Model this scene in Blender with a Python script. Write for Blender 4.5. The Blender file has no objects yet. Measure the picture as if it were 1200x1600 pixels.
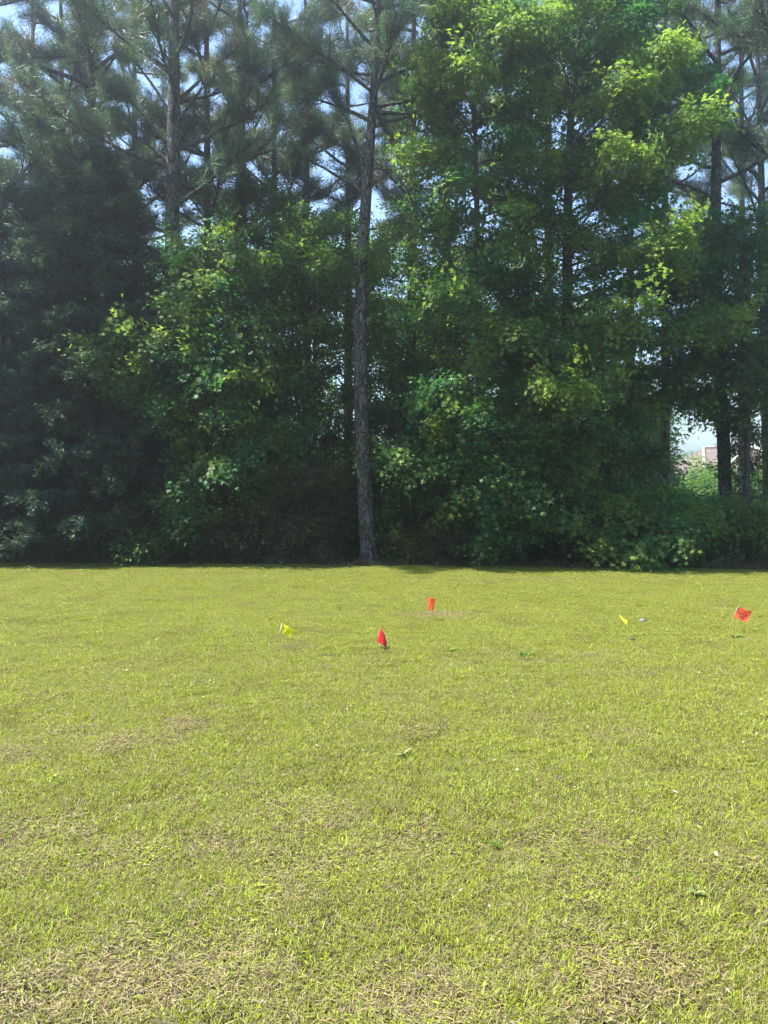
import bpy, math, random
import numpy as np

# ------------------------------------------------------------------ camera, world, sun, exposure
scene = bpy.context.scene
COL = scene.collection
FPX = 1202.0            # focal length in pixels of the 1200x1600 frame
EYE = 1.6
HORIZON = 760.0         # row of the horizon in the 1200x1600 frame

cam_data = bpy.data.cameras.new("camera")
cam = bpy.data.objects.new("camera", cam_data)
COL.objects.link(cam)
cam.location = (0, 0, EYE)
cam.rotation_euler = (math.radians(90), 0, 0)
cam_data.sensor_fit = 'VERTICAL'
cam_data.sensor_height = 34.6
cam_data.sensor_width = 34.6
cam_data.lens = 34.6 * FPX / 1600.0
cam_data.shift_y = -(800.0 - HORIZON) / 1600.0
cam_data.clip_start = 0.05
cam_data.clip_end = 5000
scene.camera = cam

SUN_AZ = math.radians(88)      # to the left of the viewing direction
SUN_EL = math.radians(65)
sun_dir = (-math.sin(SUN_AZ) * math.cos(SUN_EL), math.cos(SUN_AZ) * math.cos(SUN_EL), math.sin(SUN_EL))

world = bpy.data.worlds.new("World")
scene.world = world
world.use_nodes = True
wn = world.node_tree.nodes
wl = world.node_tree.links
bg = wn.get('Background') or wn.new('ShaderNodeBackground')
sky = wn.new('ShaderNodeTexSky')
sky.sky_type = 'NISHITA'
sky.sun_disc = False
sky.sun_elevation = SUN_EL
sky.sun_rotation = -SUN_AZ
sky.air_density = 1.0
sky.dust_density = 0.3
sky.ozone_density = 0.6
bg.inputs['Strength'].default_value = 0.10
wl.new(sky.outputs['Color'], bg.inputs['Color'])

sun_data = bpy.data.lights.new("sun", 'SUN')
sun_data.energy = 5.0
sun_data.angle = math.radians(0.53)
sun_data.color = (1.0, 0.965, 0.90)
sun = bpy.data.objects.new("sun", sun_data)
COL.objects.link(sun)
from mathutils import Vector, Matrix
sun.rotation_euler = Vector(sun_dir).to_track_quat('Z', 'Y').to_euler()
sun.location = (-20, 5, 40)

vs = scene.view_settings
vs.view_transform = 'Standard'
vs.look = 'None'
vs.gamma = 1.0
vs.exposure = 1.97
vs.use_curve_mapping = False
cy = scene.cycles
cy.max_bounces = 5
cy.diffuse_bounces = 3
cy.transmission_bounces = 4
cy.glossy_bounces = 2
cy.transparent_max_bounces = 8
cy.volume_bounces = 0
cy.caustics_reflective = False
cy.caustics_refractive = False
cy.use_denoising = True
cy.use_adaptive_sampling = True
cy.adaptive_threshold = 0.03
cy.denoising_prefilter = 'NONE'

# ------------------------------------------------------------------ helpers
RNG = np.random.default_rng(11)

def px(u, v, Y):
    """the point at depth Y seen at pixel (u, v) of the 1200x1600 photograph"""
    return np.array(((u - 600.0) / FPX * Y, Y, EYE + (HORIZON - v) / FPX * Y))

def ground_px(u, v):
    Y = EYE * FPX / (v - HORIZON)
    return np.array(((u - 600.0) / FPX * Y, Y, 0.0))

def make_mesh(name, V, F, mats=(), smooth=False, mat_idx=None):
    """V (n,3); F list of face arrays, each (k,3) or (k,4) int"""
    me = bpy.data.meshes.new(name)
    V = np.asarray(V, dtype=np.float32)
    if not isinstance(F, (list, tuple)):
        F = [F]
    F = [np.asarray(f, dtype=np.int32) for f in F if len(f)]
    me.vertices.add(len(V))
    me.vertices.foreach_set('co', V.ravel())
    loops = np.concatenate([f.ravel() for f in F])
    sizes = np.concatenate([np.full(len(f), f.shape[1], dtype=np.int32) for f in F])
    starts = np.concatenate([[0], np.cumsum(sizes)[:-1]]).astype(np.int32)
    me.loops.add(len(loops))
    me.loops.foreach_set('vertex_index', loops.astype(np.int32))
    me.polygons.add(len(sizes))
    me.polygons.foreach_set('loop_start', starts)
    me.polygons.foreach_set('loop_total', sizes)
    if smooth:
        me.polygons.foreach_set('use_smooth', np.ones(len(sizes), dtype=bool))
    for m in mats:
        me.materials.append(m)
    if mat_idx is not None:
        me.polygons.foreach_set('material_index', np.asarray(mat_idx, dtype=np.int32))
    me.update(calc_edges=True)
    me.validate()
    return me

def set_attr(me, name, data, typ='FLOAT', dom='POINT'):
    a = me.attributes.new(name, typ, dom)
    d = np.asarray(data, dtype=np.float32 if typ != 'INT' else np.int32)
    a.data.foreach_set('vector' if typ == 'FLOAT_VECTOR' else 'value', d.ravel())

def link(name, data, parent=None, loc=None):
    o = bpy.data.objects.new(name, data)
    COL.objects.link(o)
    if parent is not None:
        o.parent = parent
    if loc is not None:
        o.location = [float(c) for c in loc]
    return o

def tag(o, label=None, cat=None, group=None, kind=None):
    if label: o['label'] = label
    if cat: o['category'] = cat
    if group: o['group'] = group
    if kind: o['kind'] = kind
    return o

def thing(name, label, cat, loc, group=None):
    o = link(name, None, None, loc)
    o.empty_display_size = 0.2
    return tag(o, label, cat, group)

class Geo:
    """collects pieces of one mesh"""
    def __init__(self):
        self.V, self.Q, self.T, self.n = [], [], [], 0
    def add(self, V, Q=None, T=None):
        V = np.asarray(V, float)
        if Q is not None and len(Q): self.Q.append(np.asarray(Q) + self.n)
        if T is not None and len(T): self.T.append(np.asarray(T) + self.n)
        self.V.append(V); self.n += len(V)
    def tube(self, P, R, n=6, cap=True):
        P = np.asarray(P, float); R = np.asarray(R, float)
        m = len(P)
        T = np.gradient(P, axis=0)
        T /= np.linalg.norm(T, axis=1)[:, None] + 1e-9
        ref = np.array((1.0, 0.1, 0.0)) if abs(T[0][0]) < 0.8 else np.array((0.0, 1.0, 0.1))
        A = np.cross(T, ref); A /= np.linalg.norm(A, axis=1)[:, None] + 1e-9
        B = np.cross(T, A)
        an = np.linspace(0, 2 * math.pi, n, endpoint=False)
        ring = P[:, None, :] + R[:, None, None] * (np.cos(an)[None, :, None] * A[:, None, :] + np.sin(an)[None, :, None] * B[:, None, :])
        V = ring.reshape(-1, 3)
        i = np.arange(m - 1)[:, None] * n; j = np.arange(n)[None, :]; k = (j + 1) % n
        Q = np.stack([i + j, i + k, i + n + k, i + n + j], -1).reshape(-1, 4)
        Tt = None
        if cap:
            V = np.concatenate([V, P[-1:] + T[-1:] * R[-1]])
            jj = np.arange(n)
            Tt = np.stack([(m - 1) * n + jj, (m - 1) * n + (jj + 1) % n, np.full(n, m * n)], -1)
        self.add(V, Q, Tt)
    def mesh(self, name, mats, smooth=True):
        F = []
        if self.Q: F.append(np.concatenate(self.Q))
        if self.T: F.append(np.concatenate(self.T))
        return make_mesh(name, np.concatenate(self.V), F, mats, smooth)

def vnoise(x, y, seed=0):
    """smooth value noise on arrays"""
    x = np.asarray(x, float); y = np.asarray(y, float)
    xi = np.floor(x).astype(np.int64); yi = np.floor(y).astype(np.int64)
    fx = x - xi; fy = y - yi
    fx = fx * fx * (3 - 2 * fx); fy = fy * fy * (3 - 2 * fy)
    def h(a, b):
        k = (a * 374761393 + b * 668265263 + seed * 974634777) & 0xffffffff
        k = ((k ^ (k >> 13)) * 1274126177) & 0xffffffff
        return ((k ^ (k >> 16)) & 0xffff) / 65535.0
    return (h(xi, yi) * (1 - fx) * (1 - fy) + h(xi + 1, yi) * fx * (1 - fy)
            + h(xi, yi + 1) * (1 - fx) * fy + h(xi + 1, yi + 1) * fx * fy)

def fbm(x, y, seed=0, oct=3):
    s = 0.0; a = 0.5; f = 1.0; t = 0.0
    for k in range(oct):
        s = s + a * vnoise(np.asarray(x) * f, np.asarray(y) * f, seed + k); t += a
        a *= 0.5; f *= 2.03
    return s / t

def edge_y(x):
    """far edge of the mown lawn"""
    x = np.asarray(x, float)
    return 15.4 - 0.085 * np.clip(x, -14, 14) + 0.35 * (vnoise(x * 0.7, x * 0 + 3.3, 5) - 0.5)

def ground_z(x, y):
    x = np.asarray(x, float); y = np.asarray(y, float)
    near = np.exp(-((np.hypot(x, y - 8)) / 40.0) ** 2)
    return near * (0.05 * (fbm(x * 0.35, y * 0.35, 21) - 0.5) + 0.02 * (vnoise(x * 1.7, y * 1.7, 31) - 0.5))

# ------------------------------------------------------------------ materials
def new_mat(name):
    m = bpy.data.materials.new(name)
    m.use_nodes = True
    nt = m.node_tree
    nt.nodes.clear()
    out = nt.nodes.new('ShaderNodeOutputMaterial')
    return m, nt, out

def N(nt, typ, **kw):
    n = nt.nodes.new(typ)
    for k, v in kw.items():
        setattr(n, k, v)
    return n

def mixc(nt, fac, a, b, blend='MIX'):
    n = nt.nodes.new('ShaderNodeMix'); n.data_type = 'RGBA'; n.blend_type = blend
    def put(sock, val):
        if isinstance(val, bpy.types.NodeSocket): nt.links.new(val, sock)
        elif isinstance(val, (int, float)): sock.default_value = val
        else: sock.default_value = (*val, 1.0)
    put(n.inputs[0], fac); put(n.inputs[6], a); put(n.inputs[7], b)
    return n.outputs[2]

def mth(nt, op, a, b=0.0, c=0.0, clamp=False):
    n = nt.nodes.new('ShaderNodeMath'); n.operation = op; n.use_clamp = clamp
    for i, v in enumerate((a, b, c)):
        if isinstance(v, bpy.types.NodeSocket): nt.links.new(v, n.inputs[i])
        else: n.inputs[i].default_value = v
    return n.outputs[0]

def ramp(nt, fac, stops):
    n = nt.nodes.new('ShaderNodeValToRGB')
    nt.links.new(fac, n.inputs[0])
    el = n.color_ramp.elements
    while len(el) < len(stops): el.new(0.5)
    for e, (p, c) in zip(el, stops):
        e.position = p; e.color = (*c, 1.0)
    return n.outputs[0]

def noise(nt, vec, scale, detail=3.0, rough=0.55, out='Fac'):
    n = nt.nodes.new('ShaderNodeTexNoise')
    n.inputs['Scale'].default_value = scale; n.inputs['Detail'].default_value = detail
    n.inputs['Roughness'].default_value = rough
    if vec is not None: nt.links.new(vec, n.inputs['Vector'])
    return n.outputs[out]

def leaf_shader(nt, out, color, trans, tfac=0.45, rough=0.45, spec=0.35):
    p = N(nt, 'ShaderNodeBsdfPrincipled')
    nt.links.new(color, p.inputs['Base Color'])
    p.inputs['Roughness'].default_value = rough
    p.inputs['Specular IOR Level'].default_value = spec
    t = N(nt, 'ShaderNodeBsdfTranslucent')
    nt.links.new(trans, t.inputs['Color'])
    mx = N(nt, 'ShaderNodeMixShader'); mx.inputs[0].default_value = tfac
    nt.links.new(p.outputs[0], mx.inputs[1]); nt.links.new(t.outputs[0], mx.inputs[2])
    nt.links.new(mx.outputs[0], out.inputs['Surface'])

def foliage_mat(name, dark, light, young, tgain=1.7, tfac=0.45, rough=0.45, spec=0.3, dead=None):
    """dark/light: range of leaf colour; young: pale colour of some sprays"""
    m, nt, out = new_mat(name)
    oi = N(nt, 'ShaderNodeObjectInfo')
    at = N(nt, 'ShaderNodeAttribute', attribute_name='rnd')
    geo = N(nt, 'ShaderNodeNewGeometry')
    base = mixc(nt, at.outputs['Fac'], dark, light)
    big = noise(nt, geo.outputs['Position'], 0.9, 2.0)
    yf = mth(nt, 'MULTIPLY', mth(nt, 'SUBTRACT', mth(nt, 'ADD', mth(nt, 'MULTIPLY', big, 1.3), mth(nt, 'MULTIPLY', oi.outputs['Random'], 0.55)), 0.75), 1.8, clamp=True)
    yg = N(nt, 'ShaderNodeAttribute', attribute_name='yng', attribute_type='INSTANCER')
    yf = mth(nt, 'ADD', yf, yg.outputs['Fac'], clamp=True)
    c = mixc(nt, yf, base, young)
    if dead is not None:
        df = mth(nt, 'GREATER_THAN', mth(nt, 'FRACT', mth(nt, 'MULTIPLY', oi.outputs['Random'], 17.31)), 0.955)
        c = mixc(nt, df, c, dead)
    tr = mixc(nt, 1.0, c, (tgain, tgain * 1.05, tgain * 0.65), 'MULTIPLY')
    leaf_shader(nt, out, c, tr, tfac, rough, spec)
    return m

M = {}
M['sweetgum'] = foliage_mat('sweetgum_leaf', (0.022, 0.082, 0.030), (0.045, 0.130, 0.042), (0.15, 0.22, 0.04), 2.1, 0.42, 0.55, 0.22)
M['understory'] = foliage_mat('understory_leaf', (0.030, 0.085, 0.028), (0.065, 0.135, 0.036), (0.12, 0.19, 0.04), 2.0, 0.45, 0.55, 0.22)
M['brush'] = foliage_mat('brush_leaf', (0.040, 0.060, 0.020), (0.09, 0.11, 0.04), (0.13, 0.13, 0.05), 1.6, 0.4, 0.5, 0.3, dead=(0.11, 0.075, 0.045))
M['cedar'] = foliage_mat('cedar_leaf', (0.020, 0.048, 0.032), (0.048, 0.088, 0.055), (0.065, 0.105, 0.06), 1.4, 0.3, 0.5, 0.3)
M['pine'] = foliage_mat('pine_needle', (0.036, 0.078, 0.055), (0.072, 0.125, 0.08), (0.12, 0.16, 0.09), 1.4, 0.35, 0.45, 0.4, dead=(0.12, 0.085, 0.05))

def bark_mat(name, dark, light, sx=7.0, sz=2.2, bump=0.6, lichen=(0.2, 0.2, 0.17)):
    m, nt, out = new_mat(name)
    tc = N(nt, 'ShaderNodeTexCoord')
    mp = N(nt, 'ShaderNodeMapping'); mp.inputs['Scale'].default_value = (sx, sx, sz)
    nt.links.new(tc.outputs['Object'], mp.inputs['Vector'])
    warp = noise(nt, mp.outputs[0], 1.2, 3.0, 0.6, 'Color')
    wv = N(nt, 'ShaderNodeVectorMath', operation='MULTIPLY_ADD')
    nt.links.new(warp, wv.inputs[0]); wv.inputs[1].default_value = (0.7, 0.7, 0.7); nt.links.new(mp.outputs[0], wv.inputs[2])
    vo = N(nt, 'ShaderNodeTexVoronoi', feature='DISTANCE_TO_EDGE'); vo.inputs['Scale'].default_value = 3.2
    nt.links.new(wv.outputs[0], vo.inputs['Vector'])
    vc = N(nt, 'ShaderNodeTexVoronoi'); vc.inputs['Scale'].default_value = 3.2
    nt.links.new(wv.outputs[0], vc.inputs['Vector'])
    crack = ramp(nt, vo.outputs['Distance'], [(0.0, (0, 0, 0)), (0.13, (1, 1, 1))])
    sep = N(nt, 'ShaderNodeSeparateColor'); nt.links.new(vc.outputs['Color'], sep.inputs[0])
    plate = mixc(nt, sep.outputs[0], dark, light)
    fine = noise(nt, mp.outputs[0], 9.0, 4.0, 0.7)
    plate = mixc(nt, mth(nt, 'MULTIPLY', fine, 0.45), plate, lichen)
    c = mixc(nt, crack, tuple(0.35 * d for d in dark), plate)
    p = N(nt, 'ShaderNodeBsdfPrincipled'); nt.links.new(c, p.inputs['Base Color'])
    p.inputs['Roughness'].default_value = 0.9; p.inputs['Specular IOR Level'].default_value = 0.15
    b = N(nt, 'ShaderNodeBump'); b.inputs['Strength'].default_value = bump; b.inputs['Distance'].default_value = 0.03
    h = mth(nt, 'ADD', crack, mth(nt, 'MULTIPLY', fine, 0.4))
    nt.links.new(h, b.inputs['Height']); nt.links.new(b.outputs[0], p.inputs['Normal'])
    nt.links.new(p.outputs[0], out.inputs['Surface'])
    return m

M['pine_bark'] = bark_mat('pine_bark', (0.04, 0.037, 0.034), (0.135, 0.125, 0.115), 5.0, 1.7, 0.8)
M['grey_bark'] = bark_mat('grey_bark', (0.05, 0.042, 0.035), (0.12, 0.105, 0.09), 9.0, 2.0, 0.5)
M['cedar_bark'] = bark_mat('cedar_bark', (0.06, 0.042, 0.03), (0.13, 0.095, 0.07), 14.0, 1.2, 0.4)

def plain_mat(name, col, rough=0.7, spec=0.3, metal=0.0, var=0.15, scale=20.0, trans=0.0):
    m, nt, out = new_mat(name)
    tc = N(nt, 'ShaderNodeTexCoord')
    f = noise(nt, tc.outputs['Object'], scale, 4.0, 0.6)
    c = mixc(nt, f, tuple(x * (1 - var) for x in col), tuple(min(1, x * (1 + var)) for x in col))
    p = N(nt, 'ShaderNodeBsdfPrincipled'); nt.links.new(c, p.inputs['Base Color'])
    p.inputs['Roughness'].default_value = rough; p.inputs['Specular IOR Level'].default_value = spec
    p.inputs['Metallic'].default_value = metal
    if trans:
        t = N(nt, 'ShaderNodeBsdfTranslucent'); nt.links.new(c, t.inputs['Color'])
        mx = N(nt, 'ShaderNodeMixShader'); mx.inputs[0].default_value = trans
        nt.links.new(p.outputs[0], mx.inputs[1]); nt.links.new(t.outputs[0], mx.inputs[2])
        nt.links.new(mx.outputs[0], out.inputs['Surface'])
    else:
        nt.links.new(p.outputs[0], out.inputs['Surface'])
    return m

# grass blades: colour follows the blade, its clump and broad patches of the lawn
def grass_mat():
    m, nt, out = new_mat('grass_blade')
    at = N(nt, 'ShaderNodeAttribute', attribute_name='rnd')
    dry = N(nt, 'ShaderNodeAttribute', attribute_name='dry', attribute_type='INSTANCER')
    geo = N(nt, 'ShaderNodeNewGeometry')
    n1 = noise(nt, geo.outputs['Position'], 0.55, 3.0)
    n2 = noise(nt, geo.outputs['Position'], 4.5, 3.0)
    g = mixc(nt, n1, (0.255, 0.33, 0.028), (0.35, 0.38, 0.038))
    g = mixc(nt, mth(nt, 'MULTIPLY', mth(nt, 'SUBTRACT', n2, 0.5), 2.2, clamp=True), g, (0.215, 0.33, 0.036))
    n3 = noise(nt, geo.outputs['Position'], 22.0, 2.0)
    n4 = noise(nt, geo.outputs['Position'], 1.6, 3.0)
    g = mixc(nt, mth(nt, 'MULTIPLY', mth(nt, 'SUBTRACT', n4, 0.52), 3.5, clamp=True), g, (0.20, 0.215, 0.02))
    straw = mixc(nt, n3, (0.24, 0.175, 0.085), (0.46, 0.38, 0.22))
    f = mth(nt, 'ADD', at.outputs['Fac'], mth(nt, 'ADD', dry.outputs['Fac'], mth(nt, 'ADD', mth(nt, 'MULTIPLY', mth(nt, 'SUBTRACT', n2, 0.5), 0.9), mth(nt, 'MULTIPLY', mth(nt, 'SUBTRACT', n3, 0.5), 0.9))))
    f = mth(nt, 'MULTIPLY', mth(nt, 'SUBTRACT', f, 0.93), 4.0, clamp=True)
    c = mixc(nt, f, g, straw)
    c = mixc(nt, mth(nt, 'MULTIPLY', mth(nt, 'FRACT', mth(nt, 'MULTIPLY', at.outputs['Fac'], 7.7)), 0.55), c, (0.09, 0.10, 0.013))
    ta = N(nt, 'ShaderNodeAttribute', attribute_name='thatch')
    dead = mixc(nt, at.outputs['Fac'], (0.055, 0.042, 0.02), (0.27, 0.215, 0.11))
    c = mixc(nt, ta.outputs['Fac'], c, dead)
    tr = mixc(nt, 1.0, c, (1.25, 1.25, 0.8), 'MULTIPLY')
    leaf_shader(nt, out, c, tr, 0.35, 0.5, 0.3)
    return m
M['grass'] = grass_mat()

def ground_mat():
    m, nt, out = new_mat('ground_soil')
    geo = N(nt, 'ShaderNodeNewGeometry')
    at = N(nt, 'ShaderNodeAttribute', attribute_name='wood')
    n1 = noise(nt, geo.outputs['Position'], 14.0, 5.0, 0.7)
    n2 = noise(nt, geo.outputs['Position'], 0.6, 4.0, 0.6)
    n3 = noise(nt, geo.outputs['Position'], 60.0, 3.0, 0.7)
    thatch = mixc(nt, n1, (0.014, 0.011, 0.007), (0.045, 0.034, 0.02))
    thatch = mixc(nt, mth(nt, 'MULTIPLY', n3, 0.5), thatch, (0.05, 0.042, 0.02))
    far = mixc(nt, n2, (0.10, 0.14, 0.025), (0.17, 0.18, 0.04))
    cd = N(nt, 'ShaderNodeAttribute', attribute_name='far')
    lawn = mixc(nt, cd.outputs['Fac'], thatch, far)
    litter = mixc(nt, n1, (0.035, 0.026, 0.018), (0.13, 0.09, 0.055))
    litter = mixc(nt, mth(nt, 'MULTIPLY', n3, 0.4), litter, (0.18, 0.13, 0.085))
    c = mixc(nt, at.outputs['Fac'], lawn, litter)
    p = N(nt, 'ShaderNodeBsdfPrincipled'); nt.links.new(c, p.inputs['Base Color'])
    p.inputs['Roughness'].default_value = 0.95; p.inputs['Specular IOR Level'].default_value = 0.1
    b = N(nt, 'ShaderNodeBump'); b.inputs['Strength'].default_value = 0.7; b.inputs['Distance'].default_value = 0.02
    nt.links.new(n1, b.inputs['Height']); nt.links.new(b.outputs[0], p.inputs['Normal'])
    nt.links.new(p.outputs[0], out.inputs['Surface'])
    return m
M['ground'] = ground_mat()

# ------------------------------------------------------------------ instancing of leaves and blades
def scatter_group(name, protos):
    """geometry nodes: instance the proto meshes on the points; attributes rot, scl, idx"""
    ng = bpy.data.node_groups.new(name, 'GeometryNodeTree')
    ng.interface.new_socket('Geometry', in_out='INPUT', socket_type='NodeSocketGeometry')
    ng.interface.new_socket('Geometry', in_out='OUTPUT', socket_type='NodeSocketGeometry')
    gi = ng.nodes.new('NodeGroupInput'); go = ng.nodes.new('NodeGroupOutput')
    g2i = ng.nodes.new('GeometryNodeGeometryToInstance')
    for pr in reversed(protos):
        oi = ng.nodes.new('GeometryNodeObjectInfo')
        oi.transform_space = 'ORIGINAL'
        oi.inputs['Object'].default_value = pr
        oi.inputs['As Instance'].default_value = False
        ng.links.new(oi.outputs['Geometry'], g2i.inputs[0])
    iop = ng.nodes.new('GeometryNodeInstanceOnPoints')
    iop.inputs['Pick Instance'].default_value = True
    def named(nm, typ):
        n = ng.nodes.new('GeometryNodeInputNamedAttribute'); n.data_type = typ
        n.inputs['Name'].default_value = nm
        return n.outputs['Attribute']
    ng.links.new(gi.outputs[0], iop.inputs['Points'])
    ng.links.new(g2i.outputs[0], iop.inputs['Instance'])
    ng.links.new(named('idx', 'INT'), iop.inputs['Instance Index'])
    ng.links.new(named('rot', 'FLOAT_VECTOR'), iop.inputs['Rotation'])
    ng.links.new(named('scl', 'FLOAT'), iop.inputs['Scale'])
    ng.links.new(iop.outputs[0], go.inputs[0])
    return ng

def proto(name, V, F, mat, rnd=None, smooth=False):
    me = make_mesh(name, V, F, [mat], smooth)
    if rnd is not None:
        set_attr(me, 'rnd', rnd)
    return bpy.data.objects.new(name, me)       # source mesh of the instances, not in the scene itself

def scatter_obj(name, group, nproto, P, rot, scl, mat, parent=None, extra=None, rng=RNG):
    me = bpy.data.meshes.new(name)
    P = np.asarray(P, np.float32)
    me.vertices.add(len(P)); me.vertices.foreach_set('co', P.ravel())
    set_attr(me, 'rot', rot, 'FLOAT_VECTOR'); set_attr(me, 'scl', scl)
    set_attr(me, 'idx', rng.integers(0, nproto, len(P)), 'INT')
    for k, d in (extra or {}).items():
        set_attr(me, k, d)
    me.materials.append(mat)
    o = link(name, me, parent)
    md = o.modifiers.new('scatter', 'NODES'); md.node_group = group
    o['kind'] = 'stuff'
    return o

def rot_align(az, el, roll):
    return np.stack([roll, -np.asarray(el), az], -1)

# --- leaf sprays -------------------------------------------------
def rotm(az, el, roll):
    ca, sa, ce, se, cr, sr = math.cos(az), math.sin(az), math.cos(el), math.sin(el), math.cos(roll), math.sin(roll)
    Rz = np.array(((ca, -sa, 0), (sa, ca, 0), (0, 0, 1)))
    Ry = np.array(((ce, 0, -se), (0, 1, 0), (se, 0, ce)))
    Rx = np.array(((1, 0, 0), (0, cr, -sr), (0, sr, cr)))
    return Rz @ Ry @ Rx

def star_leaf(w):
    """five-lobed leaf, petiole at the origin, blade along +x, slightly cupped"""
    an = np.radians([0, 34, 62, 92, 122, 158])
    ra = np.array([1.0, 0.36, 0.92, 0.36, 0.74, 0.26])
    pts = [(ra[0], 0)]
    left = [(ra[i] * math.cos(an[i]), ra[i] * math.sin(an[i])) for i in range(1, 6)]
    right = [(x, -y) for x, y in left]
    outline = [pts[0]] + left + right[::-1]
    V = np.array([(0, 0, 0)] + [(x, y, 0) for x, y in outline]) * w * 0.55
    V[:, 2] = -0.35 * np.hypot(V[:, 0], V[:, 1]) ** 2 / (w * 0.55) + 0.18 * np.abs(V[:, 1])
    V[:, 0] += w * 0.1
    n = len(outline)
    T = np.array([(0, 1 + i, 1 + (i + 1) % n) for i in range(n)])
    return V, T

def oval_leaf(l, w):
    V = np.array([(0, 0, 0), (0.35 * l, w * 0.5, 0.08 * l), (0.35 * l, 0, 0.0), (0.35 * l, -w * 0.5, 0.08 * l),
                  (0.72 * l, w * 0.36, -0.02 * l), (0.72 * l, 0, -0.07 * l), (0.72 * l, -w * 0.36, -0.02 * l), (l, 0, -0.22 * l)])
    T = np.array([(0, 2, 1), (0, 3, 2), (1, 2, 5), (1, 5, 4), (2, 3, 6), (2, 6, 5), (4, 5, 7), (5, 6, 7)])
    return V, T

def spray(kind, count, L, rng, twig=True):
    V, T, R, n = [], [], [], 0
    droop = rng.uniform(0.15, 0.5)
    for i in range(count):
        t = (i + rng.uniform(0, 1)) / count
        base = np.array((t * L, rng.normal(0, 0.11), -droop * L * t * t + rng.normal(0, 0.08)))
        side = 1 if i % 2 else -1
        az = side * rng.uniform(0.25, 1.35) * (1 - 0.55 * t)
        if kind == 'star':
            v, f = star_leaf(rng.uniform(0.095, 0.165)); pet = rng.uniform(0.04, 0.10)
            el = rng.uniform(-0.95, 0.15)
        elif kind == 'oval':
            l = rng.uniform(0.06, 0.11); v, f = oval_leaf(l, l * rng.uniform(0.45, 0.62)); pet = 0.02
            el = rng.uniform(-0.8, 0.35)
        else:
            l = rng.uniform(0.035, 0.065); v, f = oval_leaf(l, l * rng.uniform(0.5, 0.7)); pet = 0.01
            el = rng.uniform(-0.8, 0.7)
        rm = rotm(az, el, rng.uniform(-0.6, 0.6))
        d = np.array((math.cos(az), math.sin(az), 0.1)) * pet
        v = v @ rm.T + base + d + rng.normal(0, 0.015, 3)
        V.append(v); T.append(f + n); R.append(np.full(len(v), rng.uniform())); n += len(v)
    if twig:
        tt = np.linspace(0, 1, 4)
        c = np.stack([tt * L, 0 * tt, -droop * L * tt * tt], -1)
        for k in range(3):
            v = np.array([c[k] + (0, 0.003, 0), c[k] - (0, 0.003, 0), c[k + 1] + (0, 0, 0.003)])
            V.append(v); T.append(np.array([(0, 1, 2)]) + n); R.append(np.zeros(3)); n += 3
    return np.concatenate(V), np.concatenate(T), np.concatenate(R)

def needle_tuft(rng, count=40, L=0.25, w=0.0088):
    V, T, R, n = [], [], [], 0
    for i in range(count):
        base = np.array((rng.uniform(-0.26, 0.05), rng.normal(0, .04), rng.normal(0, .03)))
        el = rng.uniform(-1.0, 1.2); az = rng.uniform(-1.15, 1.15)
        l = L * rng.uniform(0.7, 1.15)
        d = np.array((math.cos(az) * math.cos(el), math.sin(az) * math.cos(el), math.sin(el)))
        s = np.cross(d, rng.normal(0, 1, 3)); s /= np.linalg.norm(s)
        mid = base + d * l * 0.55; tip = base + d * l + np.array((0, 0, -0.035))
        v = np.array([base + s * w * .4, base - s * w * .4, mid + s * w * .5, mid - s * w * .5, tip])
        V.append(v); T.append(np.array([(0, 1, 3), (0, 3, 2), (2, 3, 4)]) + n); R.append(np.full(5, rng.uniform())); n += 5
    return np.concatenate(V), np.concatenate(T), np.concatenate(R)

def cedar_spray(rng, L=0.42):
    """feathery scale-leaf spray: a twig with short side twigs of overlapping scales"""
    V, T, R, n = [], [], [], 0
    droop = rng.uniform(0.1, 0.45)
    for i in range(64):
        t = rng.uniform(0.02, 1.0)
        base = np.array((t * L, rng.normal(0, .05), -droop * L * t * t + rng.normal(0, .05)))
        az = rng.choice((-1, 1)) * rng.uniform(0.3, 1.1); el = rng.uniform(-0.6, 0.5)
        ln = rng.uniform(0.05, 0.15) * (1.15 - 0.7 * t); w = rng.uniform(0.009, 0.017)
        d = np.array((math.cos(az) * math.cos(el), math.sin(az) * math.cos(el), math.sin(el)))
        s = np.cross(d, rng.normal(0, 1, 3)); s /= np.linalg.norm(s)
        for k in range(3):
            a = base + d * ln * k / 3.0; b = base + d * ln * (k + 1.5) / 3.0 + s * rng.normal(0, 0.012)
            v = np.array([a + s * w * .3, a - s * w * .3, (a + b) / 2 + s * w, (a + b) / 2 - s * w, b])
            V.append(v); T.append(np.array([(0, 1, 3), (0, 3, 2), (2, 3, 4)]) + n); R.append(np.full(5, rng.uniform())); n += 5
    return np.concatenate(V), np.concatenate(T), np.concatenate(R)


BR_LEN = 0.5            # length of a leafy branchlet, the unit that is instanced
def branchlet(name, mat, pieces, rng, n, elr, lo=0.12, azs=0.7, side=0.05):
    """several sprays set along a twig that runs from the origin to +x"""
    V, T, R, m = [], [], [], 0
    for j in range(n):
        v, f, r = pieces[int(rng.integers(len(pieces)))]
        t = lo + (1 - lo) * (j + rng.uniform(0.5, 1.0)) / n
        v = (v * rng.uniform(0.75, 1.2)) @ rotm(rng.normal(0, azs), rng.uniform(*elr), rng.normal(0, 0.35)).T
        v = v + np.array((t * BR_LEN, 0, 0)) + rng.normal(0, side, 3)
        V.append(v); T.append(f + m); R.append(r); m += len(v)
    return proto(name, np.concatenate(V), np.concatenate(T), mat, np.concatenate(R))

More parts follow.
